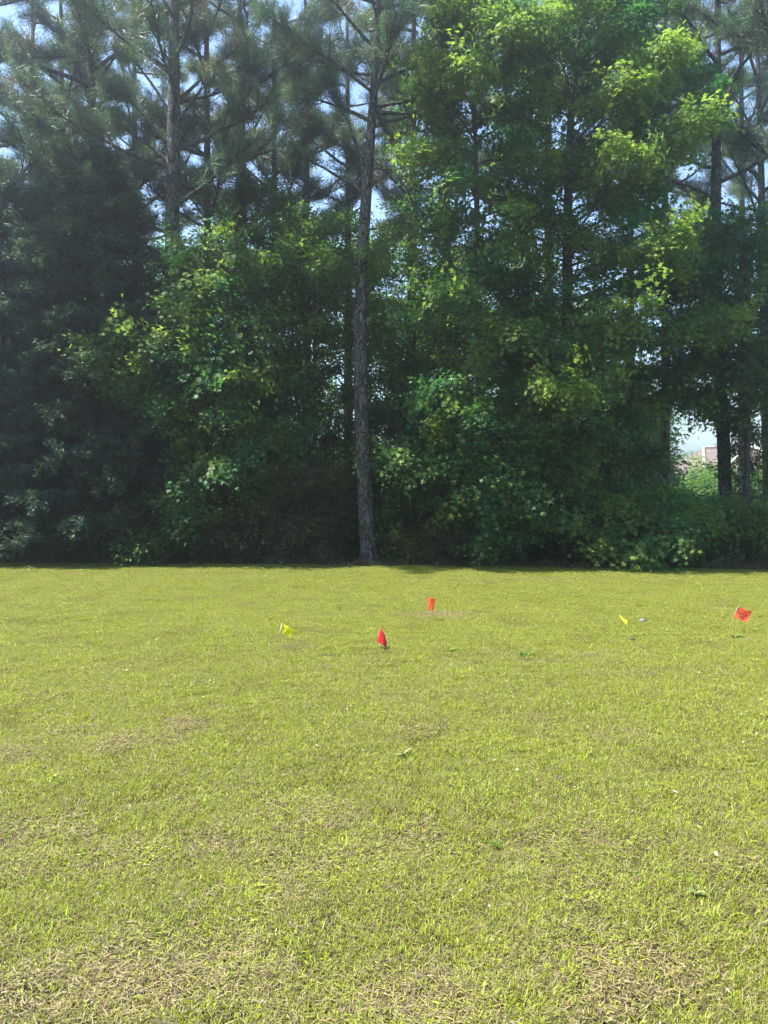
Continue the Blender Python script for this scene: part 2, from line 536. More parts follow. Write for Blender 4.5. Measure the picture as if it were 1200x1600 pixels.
prng = np.random.default_rng(5)
GRP = {}
def reg(key, protos): GRP[key] = (scatter_group('scatter_' + key, protos), len(protos))
star_sprays = [spray('star', 26, 0.52, prng) for _ in range(8)]
oval_sprays = [spray('oval', 36, 0.48, prng) for _ in range(8)]
small_sprays = [spray('small', 54, 0.42, prng) for _ in range(8)]
tufts = [needle_tuft(prng) for _ in range(8)]
cedar_sprays = [cedar_spray(prng) for _ in range(8)]
reg('sweetgum', [branchlet('sweetgum_branchlet', M['sweetgum'], star_sprays, prng, 4, (-0.75, 0.45)) for _ in range(7)])
reg('understory', [branchlet('understory_branchlet', M['understory'], oval_sprays, prng, 4, (-0.75, 0.45)) for _ in range(7)])
reg('brush', [branchlet('brush_branchlet', M['brush'], small_sprays, prng, 4, (-0.75, 0.6)) for _ in range(6)])
reg('brush_single', [proto('brush_spray', v, f, M['brush'], r) for v, f, r in small_sprays[:5]])
reg('foliage_far', [proto('understory_spray', v, f, M['understory'], r) for v, f, r in oval_sprays[:5]])
reg('pine', [branchlet('pine_branchlet', M['pine'], tufts, prng, 3, (-0.5, 0.7), 0.35, 0.55) for _ in range(8)])
reg('cedar', [branchlet('cedar_branchlet', M['cedar'], cedar_sprays, prng, 4, (-0.9, 0.6)) for _ in range(6)])

# ------------------------------------------------------------------ ground
def build_ground():
    def axis(lo, hi, step, far):
        a = np.arange(lo, hi + step, step)
        g = hi + np.cumsum(step * 1.35 ** np.arange(1, 40)); g = g[g < far]
        g2 = lo - np.cumsum(step * 1.35 ** np.arange(1, 40)); g2 = g2[g2 > -far]
        return np.concatenate([[-far], g2[::-1], a, g, [far]])
    xs = axis(-14, 14, 0.2, 2500.0); ys = axis(-3, 22, 0.2, 2500.0)
    X, Y = np.meshgrid(xs, ys, indexing='xy')
    Z = ground_z(X, Y)
    V = np.stack([X, Y, Z], -1).reshape(-1, 3)
    nx, ny = len(xs), len(ys)
    i = np.arange(ny - 1)[:, None] * nx; j = np.arange(nx - 1)[None, :]
    Q = np.stack([i + j, i + j + 1, i + nx + j + 1, i + nx + j], -1).reshape(-1, 4)
    me = make_mesh('ground', V, Q, [M['ground']], True)
    e = edge_y(V[:, 0])
    wood = np.clip((V[:, 1] - e - 0.05) / 0.25, 0, 1) * np.clip((30 - V[:, 1]) / 4.0, 0, 1) * np.clip((60 - np.abs(V[:, 0])) / 5, 0, 1)
    set_attr(me, 'wood', wood)
    far = np.clip((np.hypot(V[:, 0], V[:, 1] - 8) - 16) / 6, 0, 1)
    set_attr(me, 'far', far)
    tag(link('ground', me), kind='structure')
build_ground()

# ------------------------------------------------------------------ lawn grass
def clump_proto(name, rng, blades, rad, hmin, hmax, lean, wmin=0.002, wmax=0.0042, flat=0.0, thatch=0):
    n = blades + thatch
    th = np.arange(n) >= blades                     # dead thatch lying low under the green blades
    r = rad * np.sqrt(rng.uniform(0, 1, n)) * rng.uniform(0.75, 1.1, n); a = rng.uniform(0, 2 * math.pi, n)
    bx, by = r * np.cos(a), r * np.sin(a)
    h = hmin + (hmax - hmin) * rng.beta(1.6, 2.2, n); w = rng.uniform(wmin, wmax, n)
    h = np.where(th, rng.uniform(0.02, 0.055, n), h); w = np.where(th, rng.uniform(0.0018, 0.004, n), w)
    az = rng.uniform(0, 2 * math.pi, n); ln = np.clip(rng.normal(lean, 0.35, n), 0.05, 1.5)
    flatm = (rng.uniform(0, 1, n) < flat) & ~th
    ln = np.where(flatm | th, rng.uniform(1.25, 1.55, n), ln)
    d = np.stack([np.cos(az) * np.sin(ln), np.sin(az) * np.sin(ln), np.cos(ln)], -1)
    ln2 = np.clip(ln + np.where(th, rng.uniform(-0.2, 0.25, n), rng.uniform(0.1, 0.7, n)), 0, 1.65)
    az2 = az + rng.normal(0, 0.3, n)
    d2 = np.stack([np.cos(az2) * np.sin(ln2), np.sin(az2) * np.sin(ln2), np.cos(ln2)], -1)
    sa = az + math.pi / 2 + rng.normal(0, 0.5, n)
    s = np.stack([np.cos(sa), np.sin(sa), 0.3 * np.sin(az * 5)], -1) * w[:, None] * 0.5
    z0 = np.where(th, rng.uniform(0.001, 0.011, n), np.where(flatm, rng.uniform(0.006, 0.016, n), -0.004))
    b = np.stack([bx, by, z0], -1)
    m = b + d * (h * 0.55)[:, None]; t = m + d2 * (h * 0.45)[:, None]
    V = np.stack([b - s, b + s, m - s * .85, m + s * .85, t], 1).reshape(-1, 3)
    k = np.arange(n)[:, None] * 5
    T = np.concatenate([k + np.array([0, 1, 3]), k + np.array([0, 3, 2]), k + np.array([2, 3, 4])])
    rnd = rng.uniform(0, 1, n)
    rnd = np.where(flatm, np.clip(rnd + 0.45, 0, 1), rnd)
    o = proto(name, V, T, M['grass'], np.repeat(rnd, 5))
    set_attr(o.data, 'thatch', np.repeat(th.astype(float), 5))
    return o

# worn and straw-coloured places in the lawn: (u, v, half width px, half height px, strength)
WORN = [(150, 1160, 100, 15, .85), (300, 1132, 55, 13, .85), (20, 1182, 40, 9, .6), (950, 1152, 45, 8, .55), (700, 960, 60, 6, .5),
        (440, 1010, 50, 6, .3), (640, 1150, 60, 10, .35), (1080, 1192, 50, 7, .35), (1040, 1255, 40, 12, .3), (80, 1270, 90, 18, .35),
        (520, 1275, 50, 14, .4), (350, 1310, 35, 14, .3), (40, 1330, 60, 20, .3), (560, 1545, 70, 30, .55), (1010, 1530, 70, 24, .6), (430, 1500, 60, 18, .35),
        (250, 1530, 120, 30, .35), (870, 1545, 90, 30, .5), (100, 1560, 150, 35, .35), (720, 1565, 90, 28, .4), (1100, 1330, 60, 16, .25),
        (900, 905, 400, 6, .22), (300, 900, 300, 5, .18), (980, 975, 40, 6, .35), (1140, 1000, 60, 8, .3), (830, 1130, 40, 8, .3)]
def worn(x, y):
    Yd = np.maximum(y, 0.8)
    u = 600 + x / Yd * FPX; v = HORIZON + EYE * FPX / Yd
    s = 0.0
    wob = (fbm(x * 3.1, y * 3.1, 77) - 0.5) * 1.6
    for (cu, cv, hu, hv, k) in WORN:
        q = ((u - cu) / hu) ** 2 + ((v - cv) / hv) ** 2
        s = np.maximum(s, k * np.clip(1.35 - np.sqrt(q) + wob, 0, 1))
    return s

def build_lawn():
    rng = np.random.default_rng(3)
    protos = [clump_proto('grass_clump', rng, 2000, 0.20, 0.014, 0.042, 0.7, thatch=420) for _ in range(4)]
    protos += [clump_proto('grass_clump_thin', rng, 1750, 0.20, 0.012, 0.034, 0.85, flat=0.25, thatch=600) for _ in range(3)]
    protos += [clump_proto('grass_clump_straw', rng, 1500, 0.20, 0.012, 0.032, 0.95, flat=0.45, thatch=900) for _ in range(3)]
    protos += [clump_proto('grass_clump_tall', rng, 200, 0.12, 0.022, 0.048, 0.6, 0.0025, 0.0045) for _ in range(3)]
    for _ in range(3):                          # low broad-leaved patches among the grass
        Vs, Ts, Rs, n = [], [], [], 0
        for k in range(70):
            l = rng.uniform(0.006, 0.014); v, f = oval_leaf(l, l * rng.uniform(0.5, 0.8))
            v = v @ rotm(rng.uniform(0, 6.28), rng.uniform(-0.2, 0.6), rng.normal(0, .3)).T
            r = 0.12 * rng.uniform(); a = rng.uniform(0, 6.28)
            Vs.append(v + (r * math.cos(a), r * math.sin(a), rng.uniform(0.008, 0.024))); Ts.append(f + n); n += len(v); Rs.append(np.full(len(v), rng.uniform(0, 0.6)))
        protos.append(proto('clover_patch', np.concatenate(Vs), np.concatenate(Ts), M['grass'], np.concatenate(Rs)))
    protos += [clump_proto('grass_blades_long', rng, 26, 0.10, 0.04, 0.085, 0.8, 0.003, 0.006) for _ in range(2)]
    for q in protos:
        if 'thatch' not in q.data.attributes: set_attr(q.data, 'thatch', np.zeros(len(q.data.vertices)))
    grp = scatter_group('scatter_grass', protos)
    step = 0.215
    xs = np.arange(-17, 17, step); ys = np.arange(0.9, 17.6, step)
    X, Y = [a.ravel() for a in np.meshgrid(xs, ys)]
    X = X + rng.uniform(-.28, .28, X.size) * step; Y = Y + rng.uniform(-.28, .28, X.size) * step
    keep = (Y < edge_y(X) - 0.02) & (np.abs(X) < 2.5 + Y * 0.95)
    X, Y = X[keep], Y[keep]
    dry = worn(X, Y)
    patch = fbm(X * 0.9, Y * 0.9, 41)
    near = np.clip((5.5 - Y) / 3.0, 0, 1)
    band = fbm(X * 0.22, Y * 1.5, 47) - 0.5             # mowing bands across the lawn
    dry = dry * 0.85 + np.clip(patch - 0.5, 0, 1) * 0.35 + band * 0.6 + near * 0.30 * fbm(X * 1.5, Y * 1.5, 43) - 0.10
    u = rng.uniform(0, 1, X.size)
    score = dry + u * 0.35
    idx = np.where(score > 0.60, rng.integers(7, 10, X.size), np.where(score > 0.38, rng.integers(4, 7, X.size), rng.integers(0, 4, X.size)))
    # a few tall tufts on top
    nt = 2100
    tx = rng.uniform(-12, 12, nt); ty = 1.5 + 13.5 * rng.uniform(0, 1, nt) ** 1.3
    ok = (ty < edge_y(tx) - 0.1) & (worn(tx, ty) < 0.2)
    tx, ty = tx[ok], ty[ok]
    X = np.concatenate([X, tx]); Y = np.concatenate([Y, ty])
    idx = np.concatenate([idx, rng.choice((10, 11, 12, 10, 11, 12, 13, 14, 15, 16, 17, 16, 17), len(tx))]); dry = np.concatenate([dry, np.full(len(tx), -0.25)])
    P = np.stack([X, Y, ground_z(X, Y)], -1)
    rot = np.stack([rng.normal(0, .03, len(X)), rng.normal(0, .03, len(X)), rng.uniform(0, 6.283, len(X))], -1)
    scl = rng.uniform(0.85, 1.2, len(X))
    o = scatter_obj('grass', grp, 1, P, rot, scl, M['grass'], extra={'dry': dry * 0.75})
    o.data.attributes['idx'].data.foreach_set('value', idx.astype(np.int32))
    tag(o, 'short mown yellow-green grass of the lawn with straw patches', 'grass', kind='stuff')
build_lawn()

# ------------------------------------------------------------------ trees
def limb_path(p0, az, e0, e1, L, n, rng, wig=0.12, wz=0.08):
    pts = [np.array(p0, float)]; a = az
    for k in range(n):
        t = (k + 0.5) / n
        el = e0 + (e1 - e0) * t + rng.normal(0, wz)
        a += rng.normal(0, wig)
        pts.append(pts[-1] + L / n * np.array((math.cos(a) * math.cos(el), math.sin(a) * math.cos(el), math.sin(el))))
    return np.array(pts)

def at_path(P, t):
    k = t * (len(P) - 1); i = min(int(k), len(P) - 2); f = k - i
    return P[i] * (1 - f) + P[i + 1] * f, P[i + 1] - P[i]

def trunk_mesh(path, rad, mat, rng, n=14, sub=5, flare=1.45):
    P = np.asarray(path, float)
    d = np.concatenate([[0], np.cumsum(np.linalg.norm(np.diff(P, axis=0), axis=1))])
    s = np.linspace(0, d[-1], len(P) * sub)
    PP = np.stack([np.interp(s, d, P[:, i]) for i in range(3)], -1)
    # smooth
    for _ in range(6):
        PP[1:-1] = (PP[:-2] + 2 * PP[1:-1] + PP[2:]) / 4
    RR = np.interp(s, d, rad)
    RR = RR * (1 + (flare - 1) * np.exp(-s / 0.28))
    g = Geo(); g.tube(PP, RR, n)
    V = g.V[0]
    jit = 1 + 0.05 * (vnoise(np.arange(len(V)) % n * 0.9, V[:, 2] * 2.5, int(rng.integers(1, 99))) - 0.5) * 2
    c = np.repeat(PP, n, axis=0)
    V[:len(c)] = c + (V[:len(c)] - c) * jit[:len(c), None]
    return g.mesh('trunk', [mat]), PP

def interp_path(PP, z):
    return np.array([np.interp(z, PP[:, 2], PP[:, i]) for i in range(3)])

class Foliage:
    def __init__(self): self.P, self.A, self.E, self.S, self.Yg, self.young = [], [], [], [], [], 0.0
    def put(self, p, az, el, s): self.P.append(p); self.A.append(az); self.E.append(el); self.S.append(s); self.Yg.append(self.young)
    def build(self, name, key, parent, rng):
        if not self.P: return None
        grp, n = GRP[key]
        P = np.array(self.P)
        rot = rot_align(np.array(self.A), np.array(self.E), rng.normal(0, 0.35, len(P)))
        return scatter_obj(name, grp, n, P, rot, np.array(self.S), M[key], parent, {'yng': np.array(self.Yg)}, rng=rng)

def limb_with_twigs(p0, az, e0, e1, L, r0, rng, fol, key, mat, dens=1.0, bare=0.3, ssize=1.0, parent=None, geo=None, twig_len=0.5):
    """one limb with its twigs (one mesh); puts leaf sprays into fol"""
    g = geo or Geo()
    n = max(4, int(L / 0.35))
    P = limb_path(p0, az, e0, e1, L, n, rng)
    g.tube(P, np.linspace(r0, max(0.006, r0 * 0.18), len(P)), 6)
    ns = max(4, int(L * (6.6 if key == 'pine' else 4.4) * dens))
    for k in range(ns):
        t = bare + (1 - bare) * (k + rng.uniform(0, 1)) / ns
        q, d = at_path(P, min(t, 0.999))
        la = math.atan2(d[1], d[0]); le = math.asin(max(-1, min(1, d[2] / (np.linalg.norm(d) + 1e-9))))
        side = 1 if k % 2 else -1
        sa = la + side * rng.uniform(0.35, 1.2); sl = twig_len * (0.45 + (1 - t) * L * 0.35) * rng.uniform(0.6, 1.25)
        if key == 'pine':
            se0, se1 = le + rng.uniform(-0.2, 0.3), le + rng.uniform(0.2, 0.7)
        elif key == 'cedar':
            se0, se1 = rng.uniform(-0.1, 0.5), rng.uniform(-0.5, 0.3)
        else:
            se0, se1 = le * 0.5 + rng.uniform(-0.1, 0.4), rng.uniform(-0.5, 0.25)
        m = max(2, int(sl / 0.2))
        S = limb_path(q, sa, se0, se1, sl, m, rng, 0.18, 0.12)
        g.tube(S, np.linspace(max(0.005, r0 * (0.32 if key == 'pine' else 0.22)), 0.004, len(S)), 4, cap=False)
        ch = S[-1] - S[0]; cl = np.linalg.norm(ch); cnt = max(1, int(round(cl * dens / 0.55)))
        a2 = math.atan2(ch[1], ch[0]); e2 = math.asin(max(-1, min(1, ch[2] / (cl + 1e-9))))
        for j in range(cnt):
            w, dd = at_path(S, j / cnt)
            fol.put(w + rng.normal(0, 0.02, 3), a2 + rng.normal(0, 0.15), e2 + rng.normal(0, 0.12), ssize * rng.uniform(0.85, 1.2) * max(0.8, min(1.25, cl / cnt / BR_LEN)))
    # leader end
    for j in range(2):
        w, dd = at_path(P, 0.93)
        fol.put(w + rng.normal(0, 0.05, 3), math.atan2(dd[1], dd[0]) + rng.normal(0, .5), rng.uniform(-0.2, 0.6), ssize * rng.uniform(0.8, 1.2))
    return g

def base_of(path_px, Y):
    """trunk path given as pixels -> local path with the base on the ground"""
    P = np.array([px(u, v, Y) for (u, v) in path_px])
    b = P[0].copy(); b[2] = float(ground_z(b[0], b[1])) - 0.03
    P[0][2] = b[2]
    return b, P - b

PINE_GAIN = 1.08
def pine(label, path_px, Y, d0, d1, seed, z_lo, z_top, Lmax=3.2, nl=22, dens=1.0, dead=4, explicit=(), detail=True, group='pines of the tree belt', bareleft=0.35, taper=1.0):
    rng = np.random.default_rng(seed)
    b, P = base_of(path_px, Y)
    top = P[-1].copy(); dirv = (P[-1] - P[-2]); dirv /= np.linalg.norm(dirv) + 1e-9
    if P[-1][2] < z_top:
        ext = np.array([P[-1] + dirv * k for k in np.linspace(0, z_top - P[-1][2], 4)[1:]])
        P = np.concatenate([P, ext])
    z = P[:, 2]
    rad = np.interp(z, [0, z[-1] * 0.5, z[-1] * 0.8, z[-1]], [d0 / 2, (d0 * 0.35 + d1 * 0.65) / 2, d1 * 0.33, 0.03])
    root = thing('pine_tree', label, 'tree', b, group)
    tm, PP = trunk_mesh(P, rad, M['pine_bark'], rng)
    tr = link('trunk', tm, root)
    fol = Foliage()
    joint = None if detail else Geo()
    az = rng.uniform(0, 6.28); nl = int(nl * PINE_GAIN)
    for k in range(nl):
        t = (k + rng.uniform(0.1, 0.9)) / nl
        zz = z_lo + (z_top - z_lo) * t
        az += 2.4 + rng.normal(0, 0.3)
        L = Lmax * (0.55 + 0.75 * math.sin(math.pi * min(1, t * 0.75 + 0.22))) * (1 - 0.45 * t * taper) * rng.uniform(0.75, 1.15)
        p0 = interp_path(PP, zz)
        r0 = min(0.055, 0.018 + 0.011 * L) * rng.uniform(0.8, 1.2)
        g = limb_with_twigs(p0, az, rng.uniform(0.15, 0.65), rng.uniform(0.35, 0.9), L, r0, rng, fol, 'pine', None, dens, bareleft, 1.0, geo=joint, twig_len=0.62)
        if detail:
            link('limb', g.mesh('limb', [M['pine_bark']]), tr)
    for (u0, v0, u1, v1, dy, e1) in explicit:       # limbs one can pick out in the photograph
        z0 = EYE + (HORIZON - v0) / FPX * Y - b[2]
        p0 = interp_path(PP, z0)
        end = px(u1, v1, Y) - b + np.array((0, dy, 0))
        d = end - p0; L = np.linalg.norm(d); a = math.atan2(d[1], d[0]); el = math.asin(d[2] / L)
        g = limb_with_twigs(p0, a, el * 2 - e1, e1, L * 1.03, 0.05, rng, fol, 'pine', None, dens, 0.62, 1.0, geo=joint, twig_len=0.55)
        if detail:
            link('limb', g.mesh('limb', [M['pine_bark']]), tr)
    for k in range(dead):                            # dead stubs below the crown
        zz = z_lo * rng.uniform(0.6, 1.0)
        p0 = interp_path(PP, zz); a = rng.uniform(0, 6.28); L = rng.uniform(0.5, 1.6)
        g = joint or Geo()
        S = limb_path(p0, a, rng.uniform(-0.2, 0.4), rng.uniform(-0.3, 0.3), L, 5, rng, .2, .15)
        g.tube(S, np.linspace(0.022, 0.005, len(S)), 5)
        for q in range(3):
            w, dd = at_path(S, rng.uniform(0.4, 0.9))
            S2 = limb_path(w, math.atan2(dd[1], dd[0]) + rng.uniform(-1, 1), rng.uniform(-.3, .4), 0.0, L * 0.35, 3, rng)
            g.tube(S2, np.linspace(0.008, 0.003, len(S2)), 4)
        if detail: link('dead_limb', g.mesh('dead_limb', [M['grey_bark']]), tr)
    if joint is not None and joint.V:
        link('limbs', joint.mesh('limbs', [M['pine_bark']]), tr)['kind'] = 'stuff'
    fol.build('crown', 'pine', root, rng)
    return root

def broadleaf(label, path_px, Y, d0, seed, prof, key='sweetgum', name='sweetgum_tree', nl=36, dens=1.0, detail=True, group=None, bare=0.3, ssize=1.0, front=0.8, elev=(0.15, 0.6), elev1=(-0.15, 0.4), bark='grey_bark', cat='tree', twig_len=0.5, tips=(), tip_young=0.2):
    """prof: list of (v, u_left, u_right): the crown's outline in the photograph, from the top down"""
    rng = np.random.default_rng(seed)
    b, P = base_of(path_px, Y)
    prof = sorted(prof)                         # by v, top first
    pv = np.array([p[0] for p in prof], float); pl = np.array([p[1] for p in prof], float); pr = np.array([p[2] for p in prof], float)
    zt = EYE + (HORIZON - pv[0]) / FPX * Y - b[2]; zb = max(0.25, EYE + (HORIZON - pv[-1]) / FPX * Y - b[2])
    if P[-1][2] < zt:
        P = np.concatenate([P, [[P[-1][0] * 0.5 + (((pl[0] + pr[0]) / 2 - 600) / FPX * Y - b[0]) * 0.5, P[-1][1], (P[-1][2] + zt) / 2], [((pl[0] + pr[0]) / 2 - 600) / FPX * Y - b[0], P[-1][1], zt]]])
    z = P[:, 2]
    rad = np.interp(z, [0, z[-1] * 0.6, z[-1]], [d0 / 2, d0 * 0.3, 0.015])
    root = thing(name, label, cat, b, group)
    tm, PP = trunk_mesh(P, rad, M[bark], rng, n=10)
    tr = link('trunk', tm, root)
    fol = Foliage(); joint = None if detail else Geo()
    az = rng.uniform(0, 6.28)
    nl = int(nl * 1.35)
    for k in range(nl):
        t = (k + rng.uniform(0.1, 0.9)) / nl
        zz = zb + (zt - zb) * (1 - (1 - t) ** 1.0) * 0.98
        az += 2.399963 + rng.normal(0, 0.25)
        v = HORIZON - (zz + b[2] - EYE) * FPX / Y
        ul, ur = np.interp(v, pv, pl), np.interp(v, pv, pr)
        p0 = interp_path(PP, zz)
        ux = 600 + (p0[0] + b[0]) / Y * FPX
        rl = max(0.25, (ux - ul) / FPX * Y); rr = max(0.25, (ur - ux) / FPX * Y)
        c = math.cos(az); rmean = (rl + rr) / 2 * front
        rx = rr if c > 0 else rl
        L = abs(c) * abs(c) * rx + (1 - c * c) * rmean
        L = max(0.3, L) * rng.uniform(0.72, 1.08)
        e0 = rng.uniform(*elev); e1 = rng.uniform(*elev1)
        zs = max(0.15, zz - 0.35 * L * math.sin((e0 + e1) / 2)) if zz > 1.0 else zz
        p0 = interp_path(PP, zs)
        g = limb_with_twigs(p0, az, e0, e1, L, min(0.06, 0.012 + 0.012 * L), rng, fol, key, None, dens, bare, ssize, geo=joint, twig_len=twig_len)
        if detail: link('limb', g.mesh('limb', [M[bark]]), tr)
    fol.young = tip_young
    for (u1, v1, dy, w) in tips:                # boughs that reach out of the crown in the photograph
        end = px(u1, v1, Y) - b + np.array((0, dy, 0))
        z0 = max(0.3, end[2] - 0.35 * np.hypot(end[0] - np.interp(end[2], PP[:, 2], PP[:, 0]), dy) - 0.2)
        p0 = interp_path(PP, z0); d = end - p0; L = np.linalg.norm(d)
        a = math.atan2(d[1], d[0]); el = math.asin(d[2] / L)
        g = limb_with_twigs(p0, a, el + 0.15, el - 0.15, L, 0.03, rng, fol, key, None, dens * w * 1.3, 0.62, ssize * 0.9, geo=joint, twig_len=twig_len * 0.8)
        if detail: link('limb', g.mesh('limb', [M[bark]]), tr)
    if joint is not None and joint.V:
        link('limbs', joint.mesh('limbs', [M[bark]]), tr)['kind'] = 'stuff'
    fol.build('crown', key, root, rng)
    return root

# --- pines
pine('tall pine with bare flaky grey trunk standing in front at the lawn edge',
     [(578, 882), (572, 800), (567, 700), (563, 600), (563, 500), (566, 400), (574, 280), (580, 200), (587, 100), (592, 0), (598, -150)], 16.0, 0.345, 0.20, 101, 9.3, 13.4, 2.2, 20, 1.0, 5,
     explicit=[(574, 285, 515, 150, -0.3, 0.9), (570, 305, 455, 250, 0.2, 0.1), (583, 200, 680, 170, 0.2, 0.05), (584, 175, 664, 158, 0.6, 0.25), (580, 190, 470, 160, 0.5, -0.1)])
pine('slim dark pine with forking limbs against blue sky, right of the bare front trunk',
     [(640, 882), (641, 700), (643, 500), (645, 300), (646, 80), (648, -100)], 20.0, 0.30, 0.18, 102, 8.0, 17.0, 2.6, 20, 0.8, 3,
     explicit=[(646, 250, 600, 120, 0.3, 1.0), (646, 330, 590, 190, -0.2, 0.9), (646, 220, 690, 120, 0.3, 0.9), (646, 235, 700, 215, 0.0, 0.4), (645, 300, 605, 200, 0.5, 1.0)])
pine('thick dark pine trunk rising straight beside the cedars at left',
     [(270, 882), (270, 700), (268, 500), (270, 300), (272, 150), (272, 0), (272, -120)], 17.2, 0.37, 0.27, 103, 7.2, 17.5, 3.4, 24, 0.9, 4,
     explicit=[(270, 215, 160, 60, 0.3, 0.55), (270, 240, 180, 150, -0.2, 0.4), (271, 170, 385, 80, 0.2, 0.4), (270, 260, 190, 200, 0.6, 0.35), (272, 120, 210, 20, 0.0, 0.8), (271, 200, 345, 130, -0.4, 0.5)])
pine('slender pine with dark upper trunk, between the thick left pine and the front pine',
     [(386, 882), (382, 600), (379, 300), (376, 100), (374, -80)], 21.0, 0.30, 0.2, 104, 6.2, 18.0, 3.3, 22, 0.9, 3,
     explicit=[(379, 250, 470, 110, 0.2, 0.5), (379, 200, 300, 100, 0.2, 0.5)])
pine('pale hazy pine rising behind the dark cedar near the left edge',
     [(148, 882), (150, 600), (148, 320), (143, 100), (138, -60)], 19.5, 0.32, 0.22, 105, 6.4, 17.5, 3.4, 26, 1.0, 3,
     explicit=[(146, 210, 20, 70, 0.2, 0.5), (147, 270, 0, 225, -0.3, 0.4), (145, 170, 60, 20, 0.2, 0.7), (146, 160, 215, 60, 0.1, 0.6)])
pine('pine with vine-wrapped lower trunk, in front of the house at right',
     [(1137, 884), (1133, 760), (1129, 660), (1118, 440), (1119, 250), (1121, 80), (1122, -80)], 19.0, 0.33, 0.22, 106, 8.6, 17.0, 2.9, 20, 0.85, 3,
     explicit=[(1119, 200, 1010, 130, 0.2, 0.2), (1119, 170, 1050, 60, -0.2, 0.7), (1119, 180, 1170, 100, 0.2, 0.8)])
pine('thin pine with open spreading limbs at the right edge of the frame',
     [(1202, 884), (1198, 700), (1192, 400), (1188, 200), (1180, 0), (1176, -100)], 22.0, 0.28, 0.18, 107, 7.5, 17.0, 2.9, 20, 0.7, 4,
     explicit=[(1190, 290, 1090, 190, 0.2, 0.5), (1190, 320, 1130, 270, 0.2, 0.4), (1189, 240, 1110, 110, 0.3, 0.7)])
pine('pine at the far left whose boughs enter the frame from the left edge',
     [(-60, 882), (-62, 500), (-60, 100), (-58, -80)], 18.0, 0.34, 0.24, 108, 5.6, 16.5, 3.4, 24, 1.0, 2)
pine('pine beyond the right edge whose dark boughs hang into the top right corner',
     [(1275, 884), (1272, 500), (1268, 100), (1265, -80)], 17.5, 0.32, 0.22, 109, 7.6, 16.5, 3.2, 20, 0.9, 2,
     explicit=[(1270, 110, 1130, 65, -0.2, -0.1)])
pine('background pine glimpsed between the front pine and its slender left neighbour',
     [(478, 876), (480, 500), (478, 100), (476, -80)], 24.0, 0.30, 0.2, 110, 6.2, 17.0, 3.2, 20, 0.9, 1, detail=False)
pine('background pine behind the top of the pale-tipped sweetgum',
     [(858, 876), (857, 500), (856, 50), (855, -80)], 22.5, 0.32, 0.22, 111, 8.5, 18.0, 3.2, 20, 0.9, 1, detail=False)
pine('background pine behind the right side of the big sweetgum',
     [(985, 876), (985, 500), (984, 100), (982, -80)], 24.0, 0.3, 0.2, 112, 8.2, 18.0, 3.0, 20, 0.9, 1, detail=False)
pine('background pine showing between the two left pine trunks',
     [(212, 876), (212, 500), (210, 100), (208, -80)], 24.5, 0.3, 0.2, 113, 6.0, 17.5, 3.2, 20, 0.9, 1, detail=False)
pine('background pine whose crown closes the upper left corner',
     [(52, 876), (52, 500), (52, 100), (50, -80)], 24.0, 0.3, 0.2, 114, 5.8, 17.5, 3.4, 22, 1.0, 1, detail=False)

for (lb, u, Y, sd, zl, zt) in [('background pine crown between the thick left pine and its slender neighbour', 325, 20.0, 115, 6.4, 16.5),
                               ('background pine whose crown closes the sky above the young sweetgum', 430, 22.5, 116, 6.2, 17.0),
                               ('background pine whose crown shows just left of the front pine trunk', 545, 24.5, 117, 7.6, 17.5),
                               ('background pine between the slim forking pine and the narrow sweetgum', 700, 24.0, 118, 8.8, 17.5),
                               ('background pine filling the gap left of the vine-wrapped pine', 1040, 22.5, 119, 7.4, 17.0),
                               ('background pine deep between the two right edge pines', 1160, 25.5, 120, 8.6, 18.0),
                               ('background pine between the pale left pine and the left edge', 98, 21.5, 121, 6.0, 16.5)]:
    pine(lb, [(u, 874), (u, 500), (u - 2, 100), (u - 4, -80)], Y, 0.28, 0.19, sd, zl, zt, 3.1, 19, 0.9, 1, detail=False)

# --- sweetgums and other broadleaved trees
broadleaf('narrow sweetgum with sunlit pale green tips left of the big sweetgum',
          [(752, 884), (750, 600), (745, 300), (738, 60)], 16.3, 0.20, 201,
          [(-25, 720, 745), (60, 695, 800), (150, 672, 820), (250, 664, 835), (350, 690, 835), (450, 660, 830), (560, 610, 840), (680, 605, 830), (760, 640, 850), (840, 660, 860)],
          nl=54, dens=1.05, front=0.85, group='sweetgums of the tree belt', tips=[(735, 5, -0.6, 1.3), (700, 60, -0.9, 1.3), (760, 40, -1.0, 1.3), (690, 130, -1.0, 1.3), (770, 100, -1.4, 1.3), (680, 175, -0.9, 1.3), (720, 170, -1.4, 1.3), (795, 90, -0.9, 1.1), (690, 260, -1.0, 1.0)], tip_young=0.65)
broadleaf('big dense sweetgum with dark trunk filling the right of the treeline',
          [(890, 886), (888, 700), (886, 480), (888, 250), (900, 50)], 17.3, 0.32, 202,
          [(-110, 930, 990), (0, 860, 1060), (120, 835, 1085), (250, 825, 1090), (400, 800, 1080), (540, 770, 1090), (640, 750, 1060), (690, 745, 1000), (770, 760, 1005), (860, 800, 1080)],
          nl=84, dens=1.1, front=0.85, group='sweetgums of the tree belt', tips=[(960, 160, -2.3, 1.3), (925, 215, -2.3, 1.2), (865, 60, -2.0, 1.3), (850, 100, -2.0, 1.2), (905, 517, -2.7, 1.0), (1040, 510, -2.4, 1.0), (868, 610, -2.8, 1.0), (945, 300, -2.5, 1.1), (1040, 260, -2.3, 1.0), (1000, 420, -2.5, 1.0)], tip_young=0.6)
